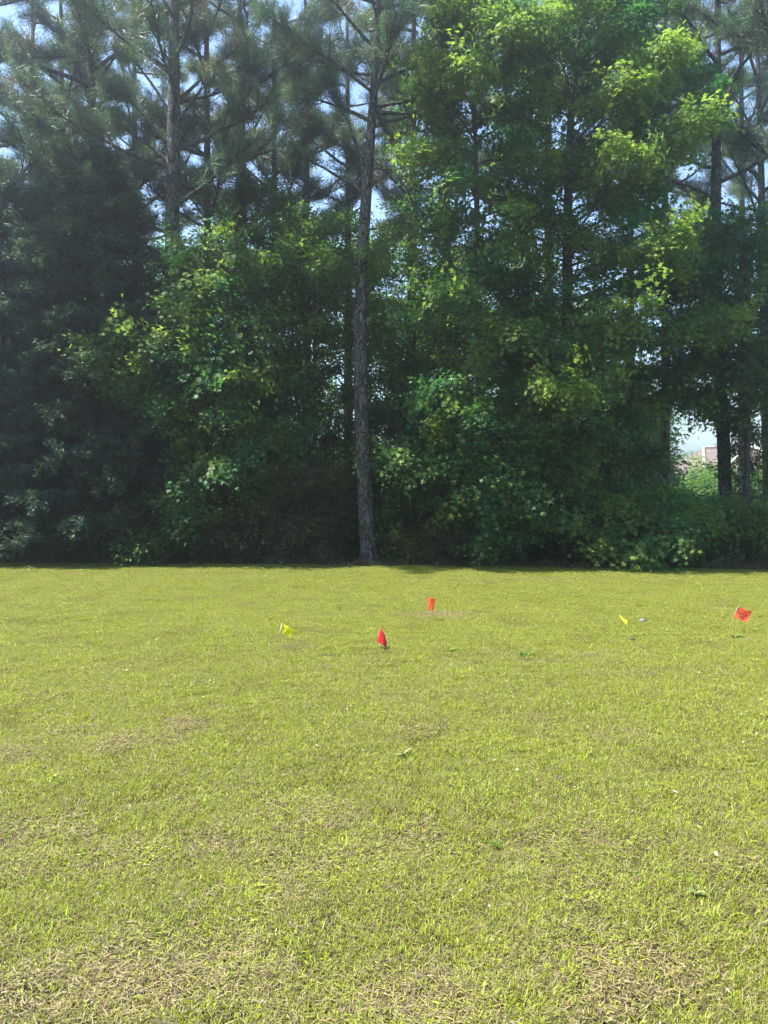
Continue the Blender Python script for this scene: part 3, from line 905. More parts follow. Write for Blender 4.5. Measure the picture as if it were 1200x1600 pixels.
broadleaf('young sweetgum reaching a leafy bough left across the cedars',
          [(338, 880), (336, 700), (335, 520), (333, 430)], 16.6, 0.13, 203,
          [(375, 322, 345), (430, 308, 390), (500, 308, 420), (570, 290, 450), (660, 310, 455), (740, 325, 440), (800, 335, 430)],
          nl=40, dens=1.05, front=0.9, group='sweetgums of the tree belt', tips=[(180, 560, -0.75, 0.8), (212, 622, -0.8, 0.75), (245, 540, -0.7, 0.8), (200, 525, -0.65, 0.75), (272, 640, -0.8, 0.8), (255, 590, -0.9, 0.8), (205, 585, -0.6, 0.7)], tip_young=0.05)
broadleaf('sweetgum with dark hanging leaves in front of the house at right',
          [(1165, 886), (1168, 700), (1170, 560)], 17.8, 0.18, 204,
          [(340, 1130, 1190), (420, 1070, 1260), (520, 1050, 1290), (590, 1060, 1290), (650, 1085, 1290)],
          nl=56, dens=1.05, front=0.8, group='sweetgums of the tree belt')
broadleaf('low sweetgum spreading over the lawn edge below the big sweetgum',
          [(1000, 888), (1000, 800), (1002, 740)], 15.9, 0.09, 205,
          [(785, 975, 1010), (805, 930, 1050), (830, 880, 1100), (860, 880, 1125), (878, 900, 1110)],
          nl=30, dens=1.0, front=0.7, group='sweetgums of the tree belt', elev=(0.0, 0.4))
broadleaf('sweetgum sapling whose low green bough hangs right of the front pine trunk',
          [(760, 886), (758, 800), (750, 700)], 16.0, 0.09, 206,
          [(640, 735, 765), (700, 650, 800), (750, 625, 820), (800, 690, 840), (840, 720, 840)],
          nl=24, dens=1.0, front=0.6, group='sweetgums of the tree belt', elev=(0.0, 0.4))
broadleaf('sunlit tree seen through the gap just left of the front pine trunk',
          [(490, 880), (492, 700), (492, 450)], 17.6, 0.16, 207,
          [(330, 470, 510), (400, 430, 560), (500, 420, 575), (620, 420, 570), (740, 430, 560), (820, 440, 550)],
          key='understory', name='understory_tree', nl=40, dens=0.95, front=0.8, group='understory trees', tips=[(562, 425, -2.1, 0.9), (540, 450, -2.0, 0.9)])
broadleaf('sunlit tree with pale leaves just right of the front pine trunk',
          [(640, 880), (640, 700), (645, 480)], 20.5, 0.15, 208,
          [(330, 630, 660), (420, 590, 720), (520, 570, 730), (640, 580, 720), (760, 590, 700)],
          key='understory', name='understory_tree', nl=38, dens=0.85, front=0.9, group='understory trees')
broadleaf('leafy understory tree deep behind the young sweetgum',
          [(400, 878), (400, 700), (402, 450)], 19.5, 0.16, 209,
          [(280, 385, 420), (380, 340, 470), (500, 310, 480), (650, 310, 480), (800, 320, 470)],
          key='understory', name='understory_tree', nl=40, dens=0.9, front=0.9, group='understory trees')
broadleaf('understory tree behind the lower half of the narrow sweetgum',
          [(745, 878), (745, 700), (748, 500)], 20.0, 0.15, 210,
          [(360, 740, 770), (460, 690, 820), (600, 680, 840), (760, 680, 840), (820, 700, 830)],
          key='understory', name='understory_tree', nl=36, dens=0.8, front=0.8, group='understory trees')
broadleaf('sunlit leafy tree at the right edge beside the vine-wrapped pine',
          [(1235, 884), (1235, 700), (1230, 600)], 18.6, 0.14, 211,
          [(520, 1215, 1250), (620, 1160, 1290), (740, 1145, 1300), (800, 1150, 1300), (860, 1150, 1290)],
          key='understory', name='understory_tree', nl=28, dens=0.9, front=0.8, group='understory trees')

# --- cedars
def cedar(label, u, Y, seed, prof, nl=70, dens=1.0):
    return broadleaf(label, [(u, 883), (u, 700), (u, 500)], Y, 0.2, seed, prof, key='cedar', name='cedar_tree', nl=nl, dens=dens, bare=0.12, ssize=1.0,
                     front=1.0, elev=(0.1, 0.5), elev1=(-0.3, 0.15), bark='cedar_bark', group='dark cedars at left', twig_len=0.55)
cedar('tall dark cedar with drooping sprays beside the thick left pine', 140, 17.0, 301,
      [(235, 130, 150), (330, 95, 185), (430, 65, 205), (560, 50, 228), (700, 40, 240), (820, 30, 255), (875, 30, 255)], 110)
cedar('dark cedar at the left edge of the frame, its foliage down to the grass', 5, 16.9, 302,
      [(300, 0, 12), (400, -50, 60), (520, -80, 85), (680, -100, 105), (820, -110, 115), (875, -110, 115)], 90)
cedar('lower dark cedar behind the leafy bough of the young sweetgum', 232, 17.9, 303,
      [(440, 228, 238), (520, 190, 280), (640, 170, 310), (760, 160, 325), (875, 160, 330)], 64)

# --- shrubs along the foot of the trees
def shrub(label, u, Y, seed, prof, key='brush', nl=22, dens=1.0, ssize=1.0):
    rng = np.random.default_rng(seed)
    b = np.array(((u - 600) / FPX * Y, Y, 0.0)); b[2] = float(ground_z(b[0], b[1])) - 0.02
    root = thing('shrub', label, 'shrub', b, 'shrubs along the foot of the trees')
    pv = np.array([p[0] for p in prof], float); pl = np.array([p[1] for p in prof]); pr = np.array([p[2] for p in prof])
    fol = Foliage()
    for k in range(nl):
        v = rng.uniform(pv[0], pv[-1]); ul, ur = np.interp(v, pv, pl), np.interp(v, pv, pr)
        end = px(rng.uniform(ul, ur), v, Y) - b; end[1] += rng.uniform(-0.55, 0.55) * (ur - ul) / FPX * Y * 0.6
        p0 = np.array((rng.normal(0, .12), rng.normal(0, .12), 0.0)); d = end - p0; L = np.linalg.norm(d) + 0.05
        a = math.atan2(d[1], d[0]); el = math.asin(np.clip(d[2] / L, -0.99, 0.99))
        g = limb_with_twigs(p0, a, min(1.5, el + 0.25), el - 0.25, L, 0.011, rng, fol, key, None, dens, 0.3, ssize, twig_len=0.55)
        link('stem', g.mesh('stem', [M['grey_bark']]), root)
    fol.build('foliage', key, root, rng)
    return root

SH = [('tangled olive brush at the foot of the trees left of the front pine', 430, 16.6, [(730, 390, 480), (800, 370, 510), (870, 360, 520)], 'brush', 30, 1.0),
      ('dense dull green brush beneath the young sweetgum', 335, 16.7, [(760, 300, 380), (820, 280, 400), (872, 270, 410)], 'brush', 26, 1.0),
      ('small leafy shrub with pale green leaves in front of the cedars', 245, 16.35, [(835, 238, 256), (850, 228, 262), (872, 225, 262)], 'understory', 8, 0.8),
      ('brush touching the left side of the front pine trunk', 525, 17.0, [(740, 500, 560), (810, 490, 565), (872, 485, 565)], 'brush', 22, 1.0),
      ('bright leafy shrub right behind the front pine trunk', 622, 17.0, [(740, 595, 660), (810, 590, 680), (872, 588, 690)], 'understory', 20, 0.9),
      ('sparse twiggy brush with pale leaves below the sweetgum sapling', 690, 16.4, [(790, 640, 740), (835, 620, 760), (874, 615, 770)], 'brush', 26, 0.9),
      ('dark brush in the deep shade left of the big sweetgum trunk', 815, 16.8, [(760, 780, 860), (820, 760, 880), (876, 755, 885)], 'brush', 28, 1.0),
      ('dark low brush right of the big sweetgum trunk', 935, 16.9, [(770, 900, 990), (830, 890, 1010), (878, 890, 1010)], 'brush', 26, 1.0),
      ('dark brush under the low sweetgum at the lawn edge', 1070, 16.8, [(800, 1030, 1120), (840, 1015, 1130), (880, 1010, 1135)], 'brush', 26, 1.0),
      ('shrub with bright sunlit leaves at the right edge of the lawn', 1180, 16.0, [(780, 1150, 1205), (825, 1125, 1230), (855, 1130, 1240)], 'understory', 20, 0.9),
      ('dark brush under the cedar at the left edge', 60, 16.5, [(790, 20, 110), (840, 0, 130), (874, -10, 140)], 'brush', 24, 1.0),
      ('dark brush under the tall cedar', 180, 16.6, [(790, 145, 215), (840, 130, 235), (874, 125, 240)], 'brush', 24, 1.0)]
for i, (lb, u, Y, prof, key, nl, dn) in enumerate(SH):
    shrub(lb, u, Y, 400 + i, prof, key, nl, dn)

# --- trees farther back that close the belt
BT = [('far leafy tree behind the cedars at the left edge', 30, 27, [(420, 10, 50), (520, -60, 110), (680, -80, 130), (790, -70, 120)]),
      ('far leafy tree behind the thick left pine', 200, 29, [(400, 180, 220), (520, 110, 290), (680, 100, 310), (790, 120, 300)]),
      ('far leafy tree behind the young sweetgum', 350, 27, [(390, 330, 370), (500, 270, 430), (680, 250, 450), (790, 270, 440)]),
      ('far leafy tree directly behind the front pine trunk', 540, 29, [(380, 520, 560), (480, 460, 620), (660, 440, 640), (790, 460, 630)]),
      ('far leafy tree behind the narrow sweetgum', 710, 28, [(440, 690, 730), (540, 630, 790), (680, 620, 810), (790, 640, 800)]),
      ('far leafy tree behind the big sweetgum trunk', 880, 29, [(480, 860, 900), (560, 800, 960), (690, 790, 980), (790, 800, 970)]),
      ('far low tree between the big sweetgum and the house', 980, 30, [(600, 965, 990), (650, 955, 1000), (730, 945, 1010), (800, 950, 1020)]),
      ('far shrubby tree in front of the house wall at right', 1150, 34, [(748, 1130, 1170), (768, 1080, 1230), (800, 1070, 1240)])]
for i, (lb, u, Y, prof) in enumerate(BT):
    Yb = float(Y)
    broadleaf(lb, [(u, 760 + EYE * FPX / Yb), (u, 740), (u, 700 if prof[0][0] < 690 else 738)], Yb, 0.2, 500 + i, prof, key='understory', name='leafy_tree', nl=34, dens=0.62, detail=False,
              group='leafy trees behind the belt', ssize=1.7, front=0.8)

# ------------------------------------------------------------------ house behind the trees
def box(g, x0, x1, y0, y1, z0, z1):
    V = np.array([(x, y, z) for x in (x0, x1) for y in (y0, y1) for z in (z0, z1)])
    Q = np.array([(0, 1, 3, 2), (4, 6, 7, 5), (0, 4, 5, 1), (2, 3, 7, 6), (0, 2, 6, 4), (1, 5, 7, 3)])
    g.add(V, Q)

def roof_mat():
    m, nt, out = new_mat('roof_shingle')
    tc = N(nt, 'ShaderNodeTexCoord')
    br = N(nt, 'ShaderNodeTexBrick')
    mp = N(nt, 'ShaderNodeMapping'); mp.inputs['Scale'].default_value = (1, 1, 1); mp.inputs['Rotation'].default_value = (math.radians(90), 0, 0)
    nt.links.new(tc.outputs['Object'], mp.inputs[0]); nt.links.new(mp.outputs[0], br.inputs['Vector'])
    br.inputs['Scale'].default_value = 3.0; br.inputs['Row Height'].default_value = 0.22
    br.inputs['Color1'].default_value = (0.095, 0.066, 0.056, 1); br.inputs['Color2'].default_value = (0.13, 0.092, 0.08, 1)
    br.inputs['Mortar'].default_value = (0.10, 0.075, 0.06, 1); br.inputs['Mortar Size'].default_value = 0.02
    n1 = noise(nt, tc.outputs['Object'], 3.0, 4.0)
    c = mixc(nt, mth(nt, 'MULTIPLY', n1, 0.5), br.outputs['Color'], (0.13, 0.10, 0.088))
    p = N(nt, 'ShaderNodeBsdfPrincipled'); nt.links.new(c, p.inputs['Base Color']); p.inputs['Roughness'].default_value = 0.85
    nt.links.new(p.outputs[0], out.inputs['Surface'])
    return m
def brick_mat():
    m, nt, out = new_mat('house_brick')
    tc = N(nt, 'ShaderNodeTexCoord')
    mp = N(nt, 'ShaderNodeMapping'); mp.inputs['Rotation'].default_value = (math.radians(90), 0, 0)
    nt.links.new(tc.outputs['Object'], mp.inputs[0])
    br = N(nt, 'ShaderNodeTexBrick'); nt.links.new(mp.outputs[0], br.inputs['Vector'])
    br.inputs['Scale'].default_value = 4.5
    br.inputs['Color1'].default_value = (0.28, 0.13, 0.09, 1); br.inputs['Color2'].default_value = (0.36, 0.19, 0.13, 1)
    br.inputs['Mortar'].default_value = (0.42, 0.39, 0.35, 1)
    p = N(nt, 'ShaderNodeBsdfPrincipled'); nt.links.new(br.outputs['Color'], p.inputs['Base Color']); p.inputs['Roughness'].default_value = 0.9
    nt.links.new(p.outputs[0], out.inputs['Surface'])
    return m
def build_house():
    Y = 46.0
    p = px(1172, 700, Y); zr = p[2]                       # ridge
    cx = (1235 - 600) / FPX * Y
    root = thing('house', 'brick house with brown shingled roof glimpsed through the trees at right', 'house', (cx, Y, 0.0))
    hw, hd, he = 6.6, 4.2, zr - 1.75
    g = Geo(); box(g, -hw, hw, -hd, hd, -0.05, he); link('wall', g.mesh('wall', [brick_mat()], False), root)
    g = Geo(); o = 0.45; rl = 5.2                         # hipped roof with overhang
    E = np.array([(-hw - o, -hd - o, he), (hw + o, -hd - o, he), (hw + o, hd + o, he), (-hw - o, hd + o, he), (-rl, 0, zr), (rl, 0, zr)])
    B = E[:4] - np.array((0, 0, 0.16))
    g.add(np.concatenate([E, B]), [(0, 1, 5, 4), (2, 3, 4, 5), (0, 6, 7, 1), (1, 7, 8, 2), (2, 8, 9, 3), (3, 9, 6, 0), (6, 9, 8, 7)], [(3, 0, 4), (1, 2, 5)])
    roof = link('roof', g.mesh('roof', [roof_mat()], False), root)
    white = plain_mat('white_trim', (0.78, 0.77, 0.74), 0.6)
    g = Geo()                                              # pale ridge and hip caps
    g.tube([(-rl, 0, zr + .02), (rl, 0, zr + .02)], [0.09, 0.09], 6); g.tube([E[0] + (0, 0, .03), (-rl, 0, zr + .03)], [0.1, 0.1], 6); g.tube([E[1] + (0, 0, .03), (rl, 0, zr + .03)], [0.1, 0.1], 6)
    link('ridge_cap', g.mesh('ridge_cap', [plain_mat('ridge_cap', (0.33, 0.27, 0.23), 0.8)]), roof)
    g = Geo(); box(g, -hw - o - .03, hw + o + .03, -hd - o - .04, -hd - o - .005, he - .2, he - .01); link('fascia', g.mesh('fascia', [white], False), root)
    # small front gable with white bargeboards, left end of the roof
    gx, gz = -rl + 0.5, zr - 0.02
    g = Geo(); w2 = 1.9; y0 = -hd - 0.9; hg = 1.45
    V = np.array([(gx - w2, y0, gz - hg), (gx + w2, y0, gz - hg), (gx, y0, gz - 0.05), (gx - w2, 0, gz - hg), (gx + w2, 0, gz - hg), (gx, 0, gz - 0.05)])
    g.add(V, [(0, 2, 5, 3), (2, 1, 4, 5)], [(0, 1, 2)]); link('gable', g.mesh('gable', [roof_mat()], False), root)
    for s in (-1, 1):
        g = Geo(); a = np.array((gx, y0 - .04, gz)); c = np.array((gx + s * (w2 + .15), y0 - .04, gz - hg - .1))
        d = np.array((0, 0, -0.24)); k = np.array((0, -0.04, 0))
        V = np.array([a, c, c + d, a + d, a + k, c + k, c + d + k, a + d + k])
        g.add(V, [(0, 1, 2, 3), (4, 7, 6, 5), (0, 4, 5, 1), (3, 2, 6, 7), (1, 5, 6, 2), (0, 3, 7, 4)])
        link('bargeboard', g.mesh('bargeboard', [white], False), root)
    glass = plain_mat('window_glass', (0.05, 0.06, 0.07), 0.1, 0.6, 0, 0.1)
    for wx in (-3.6, 0.4, 3.6):
        g = Geo(); box(g, wx - .6, wx + .6, -hd - .05, -hd - .004, 0.75, 1.75); w = link('window', g.mesh('window', [white], False), root)
        g = Geo(); box(g, wx - .52, wx + .52, -hd - .07, -hd - .054, 0.83, 1.67); link('pane', g.mesh('pane', [glass], False), w)
build_house()

# ------------------------------------------------------------------ far wood beyond the houses
def far_wood():
    rng = np.random.default_rng(77)
    fol = Foliage()
    n = 5200
    xs = rng.uniform(-110, 110, n); ys = rng.uniform(95, 118, n)
    top = 4.2 + 2.2 * fbm(xs * 0.08, ys * 0.02, 9)
    zs = top * rng.uniform(0.03, 1, n) ** 0.7
    for i in range(n):
        fol.put(np.array((xs[i], ys[i], zs[i])), rng.uniform(0, 6.28), rng.uniform(-.6, .6), rng.uniform(5, 9))
    GRP['understory_far'] = GRP['foliage_far']; M['understory_far'] = M['understory']
    o = fol.build('far_wood', 'understory_far', None, rng)
    tag(o, 'low line of woodland far beyond the tree belt', 'wood', kind='stuff')
far_wood()

# ------------------------------------------------------------------ weeds and litter at the lawn's edge
def edge_weeds():
    rng = np.random.default_rng(91)
    n = 2600
    x = rng.uniform(-14, 14, n); y = edge_y(x) + np.abs(rng.normal(0, 0.28, n)) - 0.04
    keep = vnoise(x * 1.3, x * 0, 8) + rng.uniform(-0.3, 0.3, n) > 0.35
    x, y = x[keep], y[keep]; n = len(x)
    P = np.stack([x, y, ground_z(x, y) - 0.01], -1)
    rot = rot_align(rng.uniform(0, 6.28, n), rng.uniform(0.3, 1.5, n), rng.normal(0, .5, n))
    o = scatter_obj('edge_weeds', *GRP['brush_single'], P, rot, rng.uniform(0.16, 0.5, n), M['brush'], rng=rng)
    tag(o, 'low ragged weeds along the edge between lawn and trees', 'weeds', kind='stuff')
edge_weeds()

M['litter'] = plain_mat('dead_leaf', (0.30, 0.22, 0.14), 0.8, 0.2, 0, 0.5, 3.0, 0.15)
M['litter_pale'] = plain_mat('pale_dead_leaf', (0.40, 0.34, 0.25), 0.8, 0.2, 0, 0.25, 3.0, 0.15)
def litter(name, label, n, xr, yf, mat, smin, smax, seed, key):
    rng = np.random.default_rng(seed)
    ps = []
    for k in range(4):
        v, f = oval_leaf(0.07, 0.04); v = v * rng.uniform(0.7, 1.2, 3); v[:, 2] += np.abs(v[:, 1]) * rng.uniform(-0.3, 0.8)
        ps.append(proto(name + '_leaf', v, f, mat))
    grp = scatter_group('scatter_' + key, ps)
    x = rng.uniform(*xr, n); y = yf(x, rng)
    P = np.stack([x, y, ground_z(x, y) + rng.uniform(0.012, 0.03, n)], -1)
    rot = np.stack([rng.normal(0, .4, n), rng.normal(0, .4, n), rng.uniform(0, 6.28, n)], -1)
    o = scatter_obj(name, grp, 4, P, rot, rng.uniform(smin, smax, n), mat, rng=rng)
    tag(o, label, 'leaves', kind='stuff')
litter('fallen_leaves', 'brown leaf litter on the shaded floor under the trees', 9000, (-14, 14), lambda x, r: edge_y(x) + 0.1 + 7 * r.uniform(0, 1, len(x)) ** 1.5, M['litter'], 0.8, 1.7, 92, 'litter')
litter('dead_leaf_bits', 'pale dead leaf bits scattered in the lawn grass', 420, (-5, 5), lambda x, r: 1.8 + 7 * r.uniform(0, 1, len(x)) ** 1.6, M['litter_pale'], 0.12, 0.36, 93, 'bits')

# ------------------------------------------------------------------ fallen sticks and small weeds
def stick(label, u0, v0, Y, L, az, el, seed):
    rng = np.random.default_rng(seed)
    b = px(u0, v0, Y); b[2] = float(ground_z(b[0], b[1])) + 0.02
    g = Geo(); P = limb_path((0, 0, 0), az, el, el - 0.2, L, 6, rng, .15, .1); g.tube(P, np.linspace(0.014, 0.006, len(P)), 6)
    for k in range(2):
        w, d = at_path(P, rng.uniform(.4, .8)); S = limb_path(w, math.atan2(d[1], d[0]) + rng.choice((-.7, .7)), el + .3, el, L * .4, 4, rng); g.tube(S, np.linspace(0.007, 0.003, len(S)), 5)
    o = link('fallen_stick', g.mesh('fallen_stick', [M['stick']]), None, b); tag(o, label, 'stick', 'dead sticks at the lawn edge')
M['stick'] = plain_mat('dead_wood', (0.42, 0.37, 0.31), 0.85, 0.2, 0, 0.3, 12.0)
stick('pale dead stick lying at the lawn edge right of the front pine', 728, 880, 15.55, 0.9, 0.2, 0.35, 601)
stick('pale forked dead stick leaning at the lawn edge under the sweetgum sapling', 770, 880, 15.5, 0.7, 2.2, 0.7, 602)
stick('thin pale stick slanting in the dark brush below the right pine', 1100, 884, 15.3, 0.8, 0.3, 0.4, 603)

M['weed'] = foliage_mat('weed_leaf', (0.08, 0.14, 0.025), (0.12, 0.19, 0.03), (0.13, 0.2, 0.03), 1.6, 0.35, 0.45, 0.3)
M['weed_grey'] = foliage_mat('weed_leaf_grey', (0.16, 0.21, 0.06), (0.24, 0.29, 0.09), (0.24, 0.28, 0.1), 1.4, 0.35, 0.5, 0.3)
def weed(label, u, v, size, n, seed, upright=0.5, wid=0.3, mat='weed'):
    rng = np.random.default_rng(seed)
    b = ground_px(u, v); b[2] = float(ground_z(b[0], b[1]))
    root = thing('weed', label, 'weed', b)
    for k in range(n):
        l = size * rng.uniform(0.6, 1.1); V, T = oval_leaf(l, l * wid)
        V = V @ rotm(rng.uniform(0, 6.28), rng.uniform(0.1, 1.2) * upright + 0.15, rng.normal(0, .3)).T + (0, 0, 0.012)
        g = Geo(); g.add(V, None, T); me = g.mesh('leaf', [M[mat]], True); set_attr(me, 'rnd', np.full(len(V), rng.uniform()))
        link('leaf', me, root)
weed('dark broad-leaved weed clump in mid lawn right of the red flag', 820, 1026, 0.09, 12, 611, 0.4, 0.35)
weed('sparse upright sprig in the far lawn right of the middle orange flag', 880, 930, 0.14, 4, 612, 1.2, 0.07, 'weed_grey')
weed('sparse upright sprig in the far lawn left of the red flag', 531, 958, 0.13, 4, 613, 1.2, 0.07, 'weed_grey')
weed('tiny dark weed in the lawn below the middle orange flag', 702, 1020, 0.07, 7, 614, 0.5, 0.4)
weed('dark green weed tuft in the near lawn right of centre', 776, 1325, 0.045, 16, 615, 0.9, 0.14)
weed('grey-green broad-leaved weed in the near lawn at right', 1088, 1398, 0.042, 12, 616, 0.45, 0.38, 'weed_grey')
weed('small dark weed with a pale blade left of the lettered orange flag', 1148, 996, 0.09, 8, 617, 0.5, 0.3)
weed('pale weed in the mid lawn below the red flag', 630, 1186, 0.07, 7, 618, 0.6, 0.25, 'weed_grey')
weed('dark weed sprig near the lawn edge at far left', 50, 893, 0.18, 5, 619, 1.1, 0.14)
M['clod'] = plain_mat('soil_clod', (0.07, 0.055, 0.045), 0.9, 0.2, 0, 0.5, 40.0)
M['stone'] = plain_mat('grey_stone', (0.17, 0.16, 0.15), 0.8, 0.2, 0, 0.4, 30.0)
def clod(name, label, cat, u, v, r, mat, seed):
    rng = np.random.default_rng(seed)
    b = ground_px(u, v); b[2] = float(ground_z(b[0], b[1])) + r * 0.5
    g = Geo(); nu, nv = 9, 6
    th = np.linspace(0, 2 * math.pi, nu, endpoint=False); ph = np.linspace(0.05, math.pi - 0.05, nv)
    V = np.array([(math.sin(p) * math.cos(t), math.sin(p) * math.sin(t) * 0.8, math.cos(p) * 0.7) for p in ph for t in th]) * r
    V *= rng.uniform(0.7, 1.2, (len(V), 1))
    i = np.arange(nv - 1)[:, None] * nu; j = np.arange(nu)[None, :]; k = (j + 1) % nu
    g.add(V, np.stack([i + j, i + nu + j, i + nu + k, i + k], -1).reshape(-1, 4))
    o = link(name, g.mesh(name, [M[mat]], False), None, b); tag(o, label, cat)
clod('stone', 'small grey stone in the lawn right of the thin yellow flag', 'stone', 1004, 972, 0.036, 'stone', 621)
clod('soil_clod', 'dark soil clod in the lawn just below the thin yellow flag', 'clod', 988, 999, 0.028, 'clod', 622)

# ------------------------------------------------------------------ marking flags
def patch(c00, c10, c11, c01, nu=8, nv=6, rip=0.0, ph=0.0, thick=0.0009):
    """double-sided cloth patch between four corners, rippled along its normal"""
    c00, c10, c11, c01 = [np.asarray(c, float) for c in (c00, c10, c11, c01)]
    nrm = np.cross(c10 - c00, c01 - c00); nrm /= np.linalg.norm(nrm)
    s, t = np.meshgrid(np.linspace(0, 1, nu), np.linspace(0, 1, nv))
    s, t = s.ravel()[:, None], t.ravel()[:, None]
    P = c00 * (1 - s) * (1 - t) + c10 * s * (1 - t) + c11 * s * t + c01 * (1 - s) * t
    P = P + nrm * rip * (np.sin(s * 7 + ph + t * 2) * (0.3 + s) + 0.5 * np.sin(t * 5 + ph))
    n = nu * nv
    V = np.concatenate([P + nrm * thick, P - nrm * thick])
    i = np.arange(nv - 1)[:, None] * nu; j = np.arange(nu - 1)[None, :]
    Q = np.stack([i + j, i + j + 1, i + nu + j + 1, i + nu + j], -1).reshape(-1, 4)
    return V, np.concatenate([Q, Q[:, ::-1] + n]), P, nrm

M['flag_yellow'] = plain_mat('yellow_vinyl', (0.92, 0.84, 0.03), 0.45, 0.4, 0, 0.06, 8.0, 0.35)
M['flag_orange'] = plain_mat('orange_vinyl', (0.85, 0.15, 0.045), 0.45, 0.4, 0, 0.06, 8.0, 0.3)
M['flag_red'] = plain_mat('red_vinyl', (0.62, 0.012, 0.03), 0.4, 0.4, 0, 0.06, 8.0, 0.25)
M['print_red'] = plain_mat('dark_red_print', (0.22, 0.012, 0.008), 0.6)
M['print_olive'] = plain_mat('olive_print', (0.30, 0.29, 0.01), 0.6)
M['wire'] = plain_mat('flag_wire', (0.45, 0.44, 0.40), 0.45, 0.5, 0.6)
M['sleeve'] = plain_mat('white_sleeve', (0.85, 0.85, 0.72), 0.5)

def flag(label, ground, wire_px, panels, mat, group='utility marking flags in the lawn', rows=(), print_mat=None, sleeve=None):
    """panels: lists of four (u, v, dy) corners; wire_px: pixels the wire passes, from the ground up"""
    G = ground_px(*ground); Y = G[1]
    G[2] = float(ground_z(G[0], G[1]))
    root = thing('marking_flag', label, 'flag', G, group)
    g = Geo()
    W = [np.array((0, 0, -0.03))] + [px(u, v, Y) + np.array((0, dy, 0)) - G for (u, v, dy) in wire_px]
    g.tube(np.array(W), np.full(len(W), 0.0016), 6); link('wire', g.mesh('wire', [M['wire']]), root)
    first = None
    g = Geo()
    for k, (pn, rip) in enumerate(panels):
        c = [px(u, v, Y) + np.array((0, dy, 0)) - G for (u, v, dy) in pn]
        V, Q, P, nrm = patch(*c, rip=rip, ph=1.3 * k + 0.4)
        g.add(V, Q)
        if first is None: first = (c, rip, nrm)
    cloth = link('flag_cloth', g.mesh('flag_cloth', [M[mat]], True), root)
    rng = np.random.default_rng(int(ground[0]))
    if rows:                                        # printed lettering, one mark per letter
        c, rip, nrm = first
        if nrm[1] > 0: nrm = -nrm
        gl = Geo()
        for (t0, t1, s0, s1, cnt) in rows:
            for q in range(cnt):
                a = s0 + (s1 - s0) * q / cnt; w = (s1 - s0) / cnt * 0.72
                def pt(s, t):
                    base = c[0] * (1 - s) * (1 - t) + c[1] * s * (1 - t) + c[2] * s * t + c[3] * (1 - s) * t
                    n0 = np.cross(c[1] - c[0], c[3] - c[0]); n0 /= np.linalg.norm(n0)
                    return base + n0 * rip * (math.sin(s * 7 + 0.4 + t * 2) * (0.3 + s) + 0.5 * math.sin(t * 5 + 0.4)) + nrm * 0.0022
                bars = [[(a, t0), (a + w * .35, t0), (a + w * .35, t1), (a, t1)],
                        [(a + w * .36, t0), (a + w, t0), (a + w, t0 + (t1 - t0) * .3), (a + w * .36, t0 + (t1 - t0) * .3)]]
                if rng.uniform() < .6: bars.append([(a + w * .66, t0 + (t1 - t0) * .31), (a + w, t0 + (t1 - t0) * .31), (a + w, t1), (a + w * .66, t1)])
                if rng.uniform() < .5: bars.append([(a + w * .36, t0 + (t1 - t0) * .7), (a + w * .65, t0 + (t1 - t0) * .7), (a + w * .65, t1), (a + w * .36, t1)])
                for bb in bars:
                    gl.add(np.array([pt(*p) for p in bb]), [(0, 1, 2, 3)])
        link('lettering', gl.mesh('lettering', [M[print_mat]], False), cloth)
    if sleeve:
        gs = Geo(); a, b2 = [px(u, v, Y) + np.array((0, dy - 0.004, 0)) - G for (u, v, dy) in sleeve]
        gs.tube(np.array([a, b2]), [0.0045, 0.0045], 8); link('sleeve', gs.mesh('sleeve', [M['sleeve']]), root)
    return root

flag('yellow flag with dark print and white sleeve, leaning left in the lawn', (432, 1004), [(437, 989, 0), (441.5, 973, 0)],
     [([(441, 974, 0), (460.5, 984, -0.03), (453, 994.5, -0.02), (437.5, 987, 0)], 0.004)], 'flag_yellow',
     rows=[(.18, .34, .22, .72, 7), (.45, .60, .15, .72, 8), (.72, .84, .12, .55, 6)], print_mat='print_olive', sleeve=((441, 974, 0), (437.5, 987, 0)))
flag('drooping dark red flag in the middle of the lawn', (599, 1017), [(599.5, 1004, 0.01), (597, 990, 0.01), (595.5, 981, 0.0)],
     [([(595.2, 980.5, 0), (598.5, 990, -0.05), (598.5, 1006, -0.06), (589.8, 1002, 0.02)], 0.003),
      ([(595.4, 980.8, 0), (605.3, 1003.5, 0.04), (603, 1010.5, -0.01), (598.5, 1006, -0.06)], 0.004)], 'flag_red')
flag('bright orange flag folded double on its upright wire, farthest from the camera', (673, 971), [(672.5, 955, 0), (670, 945, 0.004), (668.5, 932, 0.0)],
     [([(668, 932, 0), (676.5, 935, -0.03), (674.5, 953, -0.03), (669, 952, 0)], 0.004),
      ([(676.6, 935, -0.03), (680.5, 936.5, 0.05), (677, 954.5, 0.04), (674.6, 953, -0.03)], 0.002)], 'flag_orange')
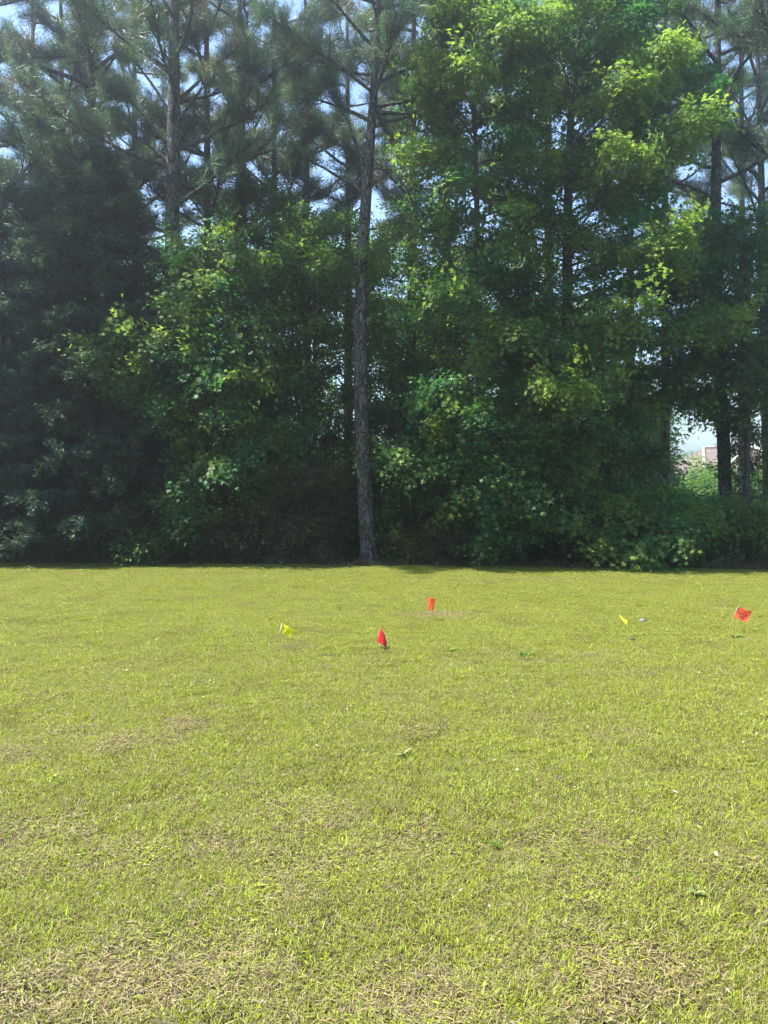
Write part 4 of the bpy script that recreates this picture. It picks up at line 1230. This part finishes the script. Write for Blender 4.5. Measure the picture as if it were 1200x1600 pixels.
flag('thin bright yellow flag twisted edge-on, beside a grey stone', (982, 986), [(980, 981, 0), (972, 971, 0), (966.5, 960, 0)],
     [([(967, 961, 0), (973, 964, 0.05), (982.5, 971.5, 0.04), (977, 976, -0.01)], 0.004),
      ([(977, 975.5, -0.01), (982.5, 971.5, 0.04), (981, 977, 0.02), (980.5, 981.5, -0.01)], 0.002)], 'flag_yellow')
flag('orange flag with dark red lettering at the right edge of the lawn', (1137, 989), [(1145, 967, 0), (1153.5, 947.5, 0)],
     [([(1153, 948, 0), (1174, 955.5, -0.02), (1164, 971.5, -0.04), (1146, 964.5, 0)], 0.004)], 'flag_orange',
     rows=[(.16, .30, .28, .62, 5), (.38, .58, .18, .86, 8), (.66, .80, .30, .72, 5)], print_mat='print_red')
# pink ribbon stake in the dark brush
def ribbon():
    G = px(968, 880, 15.5); G[2] = float(ground_z(G[0], G[1]))
    root = thing('survey_stake', 'small pink ribbon on a thin stake in the dark brush at right', 'stake', G)
    g = Geo(); g.tube(np.array([(0, 0, -.03), (0.01, 0, 0.25), (0.0, 0, 0.34)]), [.006, .006, .005], 6); link('stake', g.mesh('stake', [M['stick']]), root)
    V, Q, _, _ = patch((0, -.012, .33), (0.05, -.02, .31), (0.04, -.03, .14), (-0.01, -.012, .16), 4, 6, 0.006)
    g = Geo(); g.add(V, Q); link('ribbon', g.mesh('ribbon', [plain_mat('pink_ribbon', (0.8, 0.15, 0.25), 0.5, 0.3, 0, .05, 5, .3)]), root)
ribbon()

# ------------------------------------------------------------------ sunlit air
HAZE = 0.005
if HAZE > 0:
    g = Geo(); box(g, -2600, 2600, -2600, 2600, -1.5, 19.6)
    m, nt, out = new_mat('haze_air')
    pv = N(nt, 'ShaderNodeVolumePrincipled')
    pv.inputs['Color'].default_value = (0.86, 0.94, 1.0, 1)
    pv.inputs['Density'].default_value = HAZE
    pv.inputs['Anisotropy'].default_value = 0.86
    nt.links.new(pv.outputs[0], out.inputs['Volume'])
    hz = link('haze', g.mesh('haze', [m], False)); hz['kind'] = 'stuff'
    hz['label'] = 'thin bright haze in the air before the trees'; hz['category'] = 'haze'
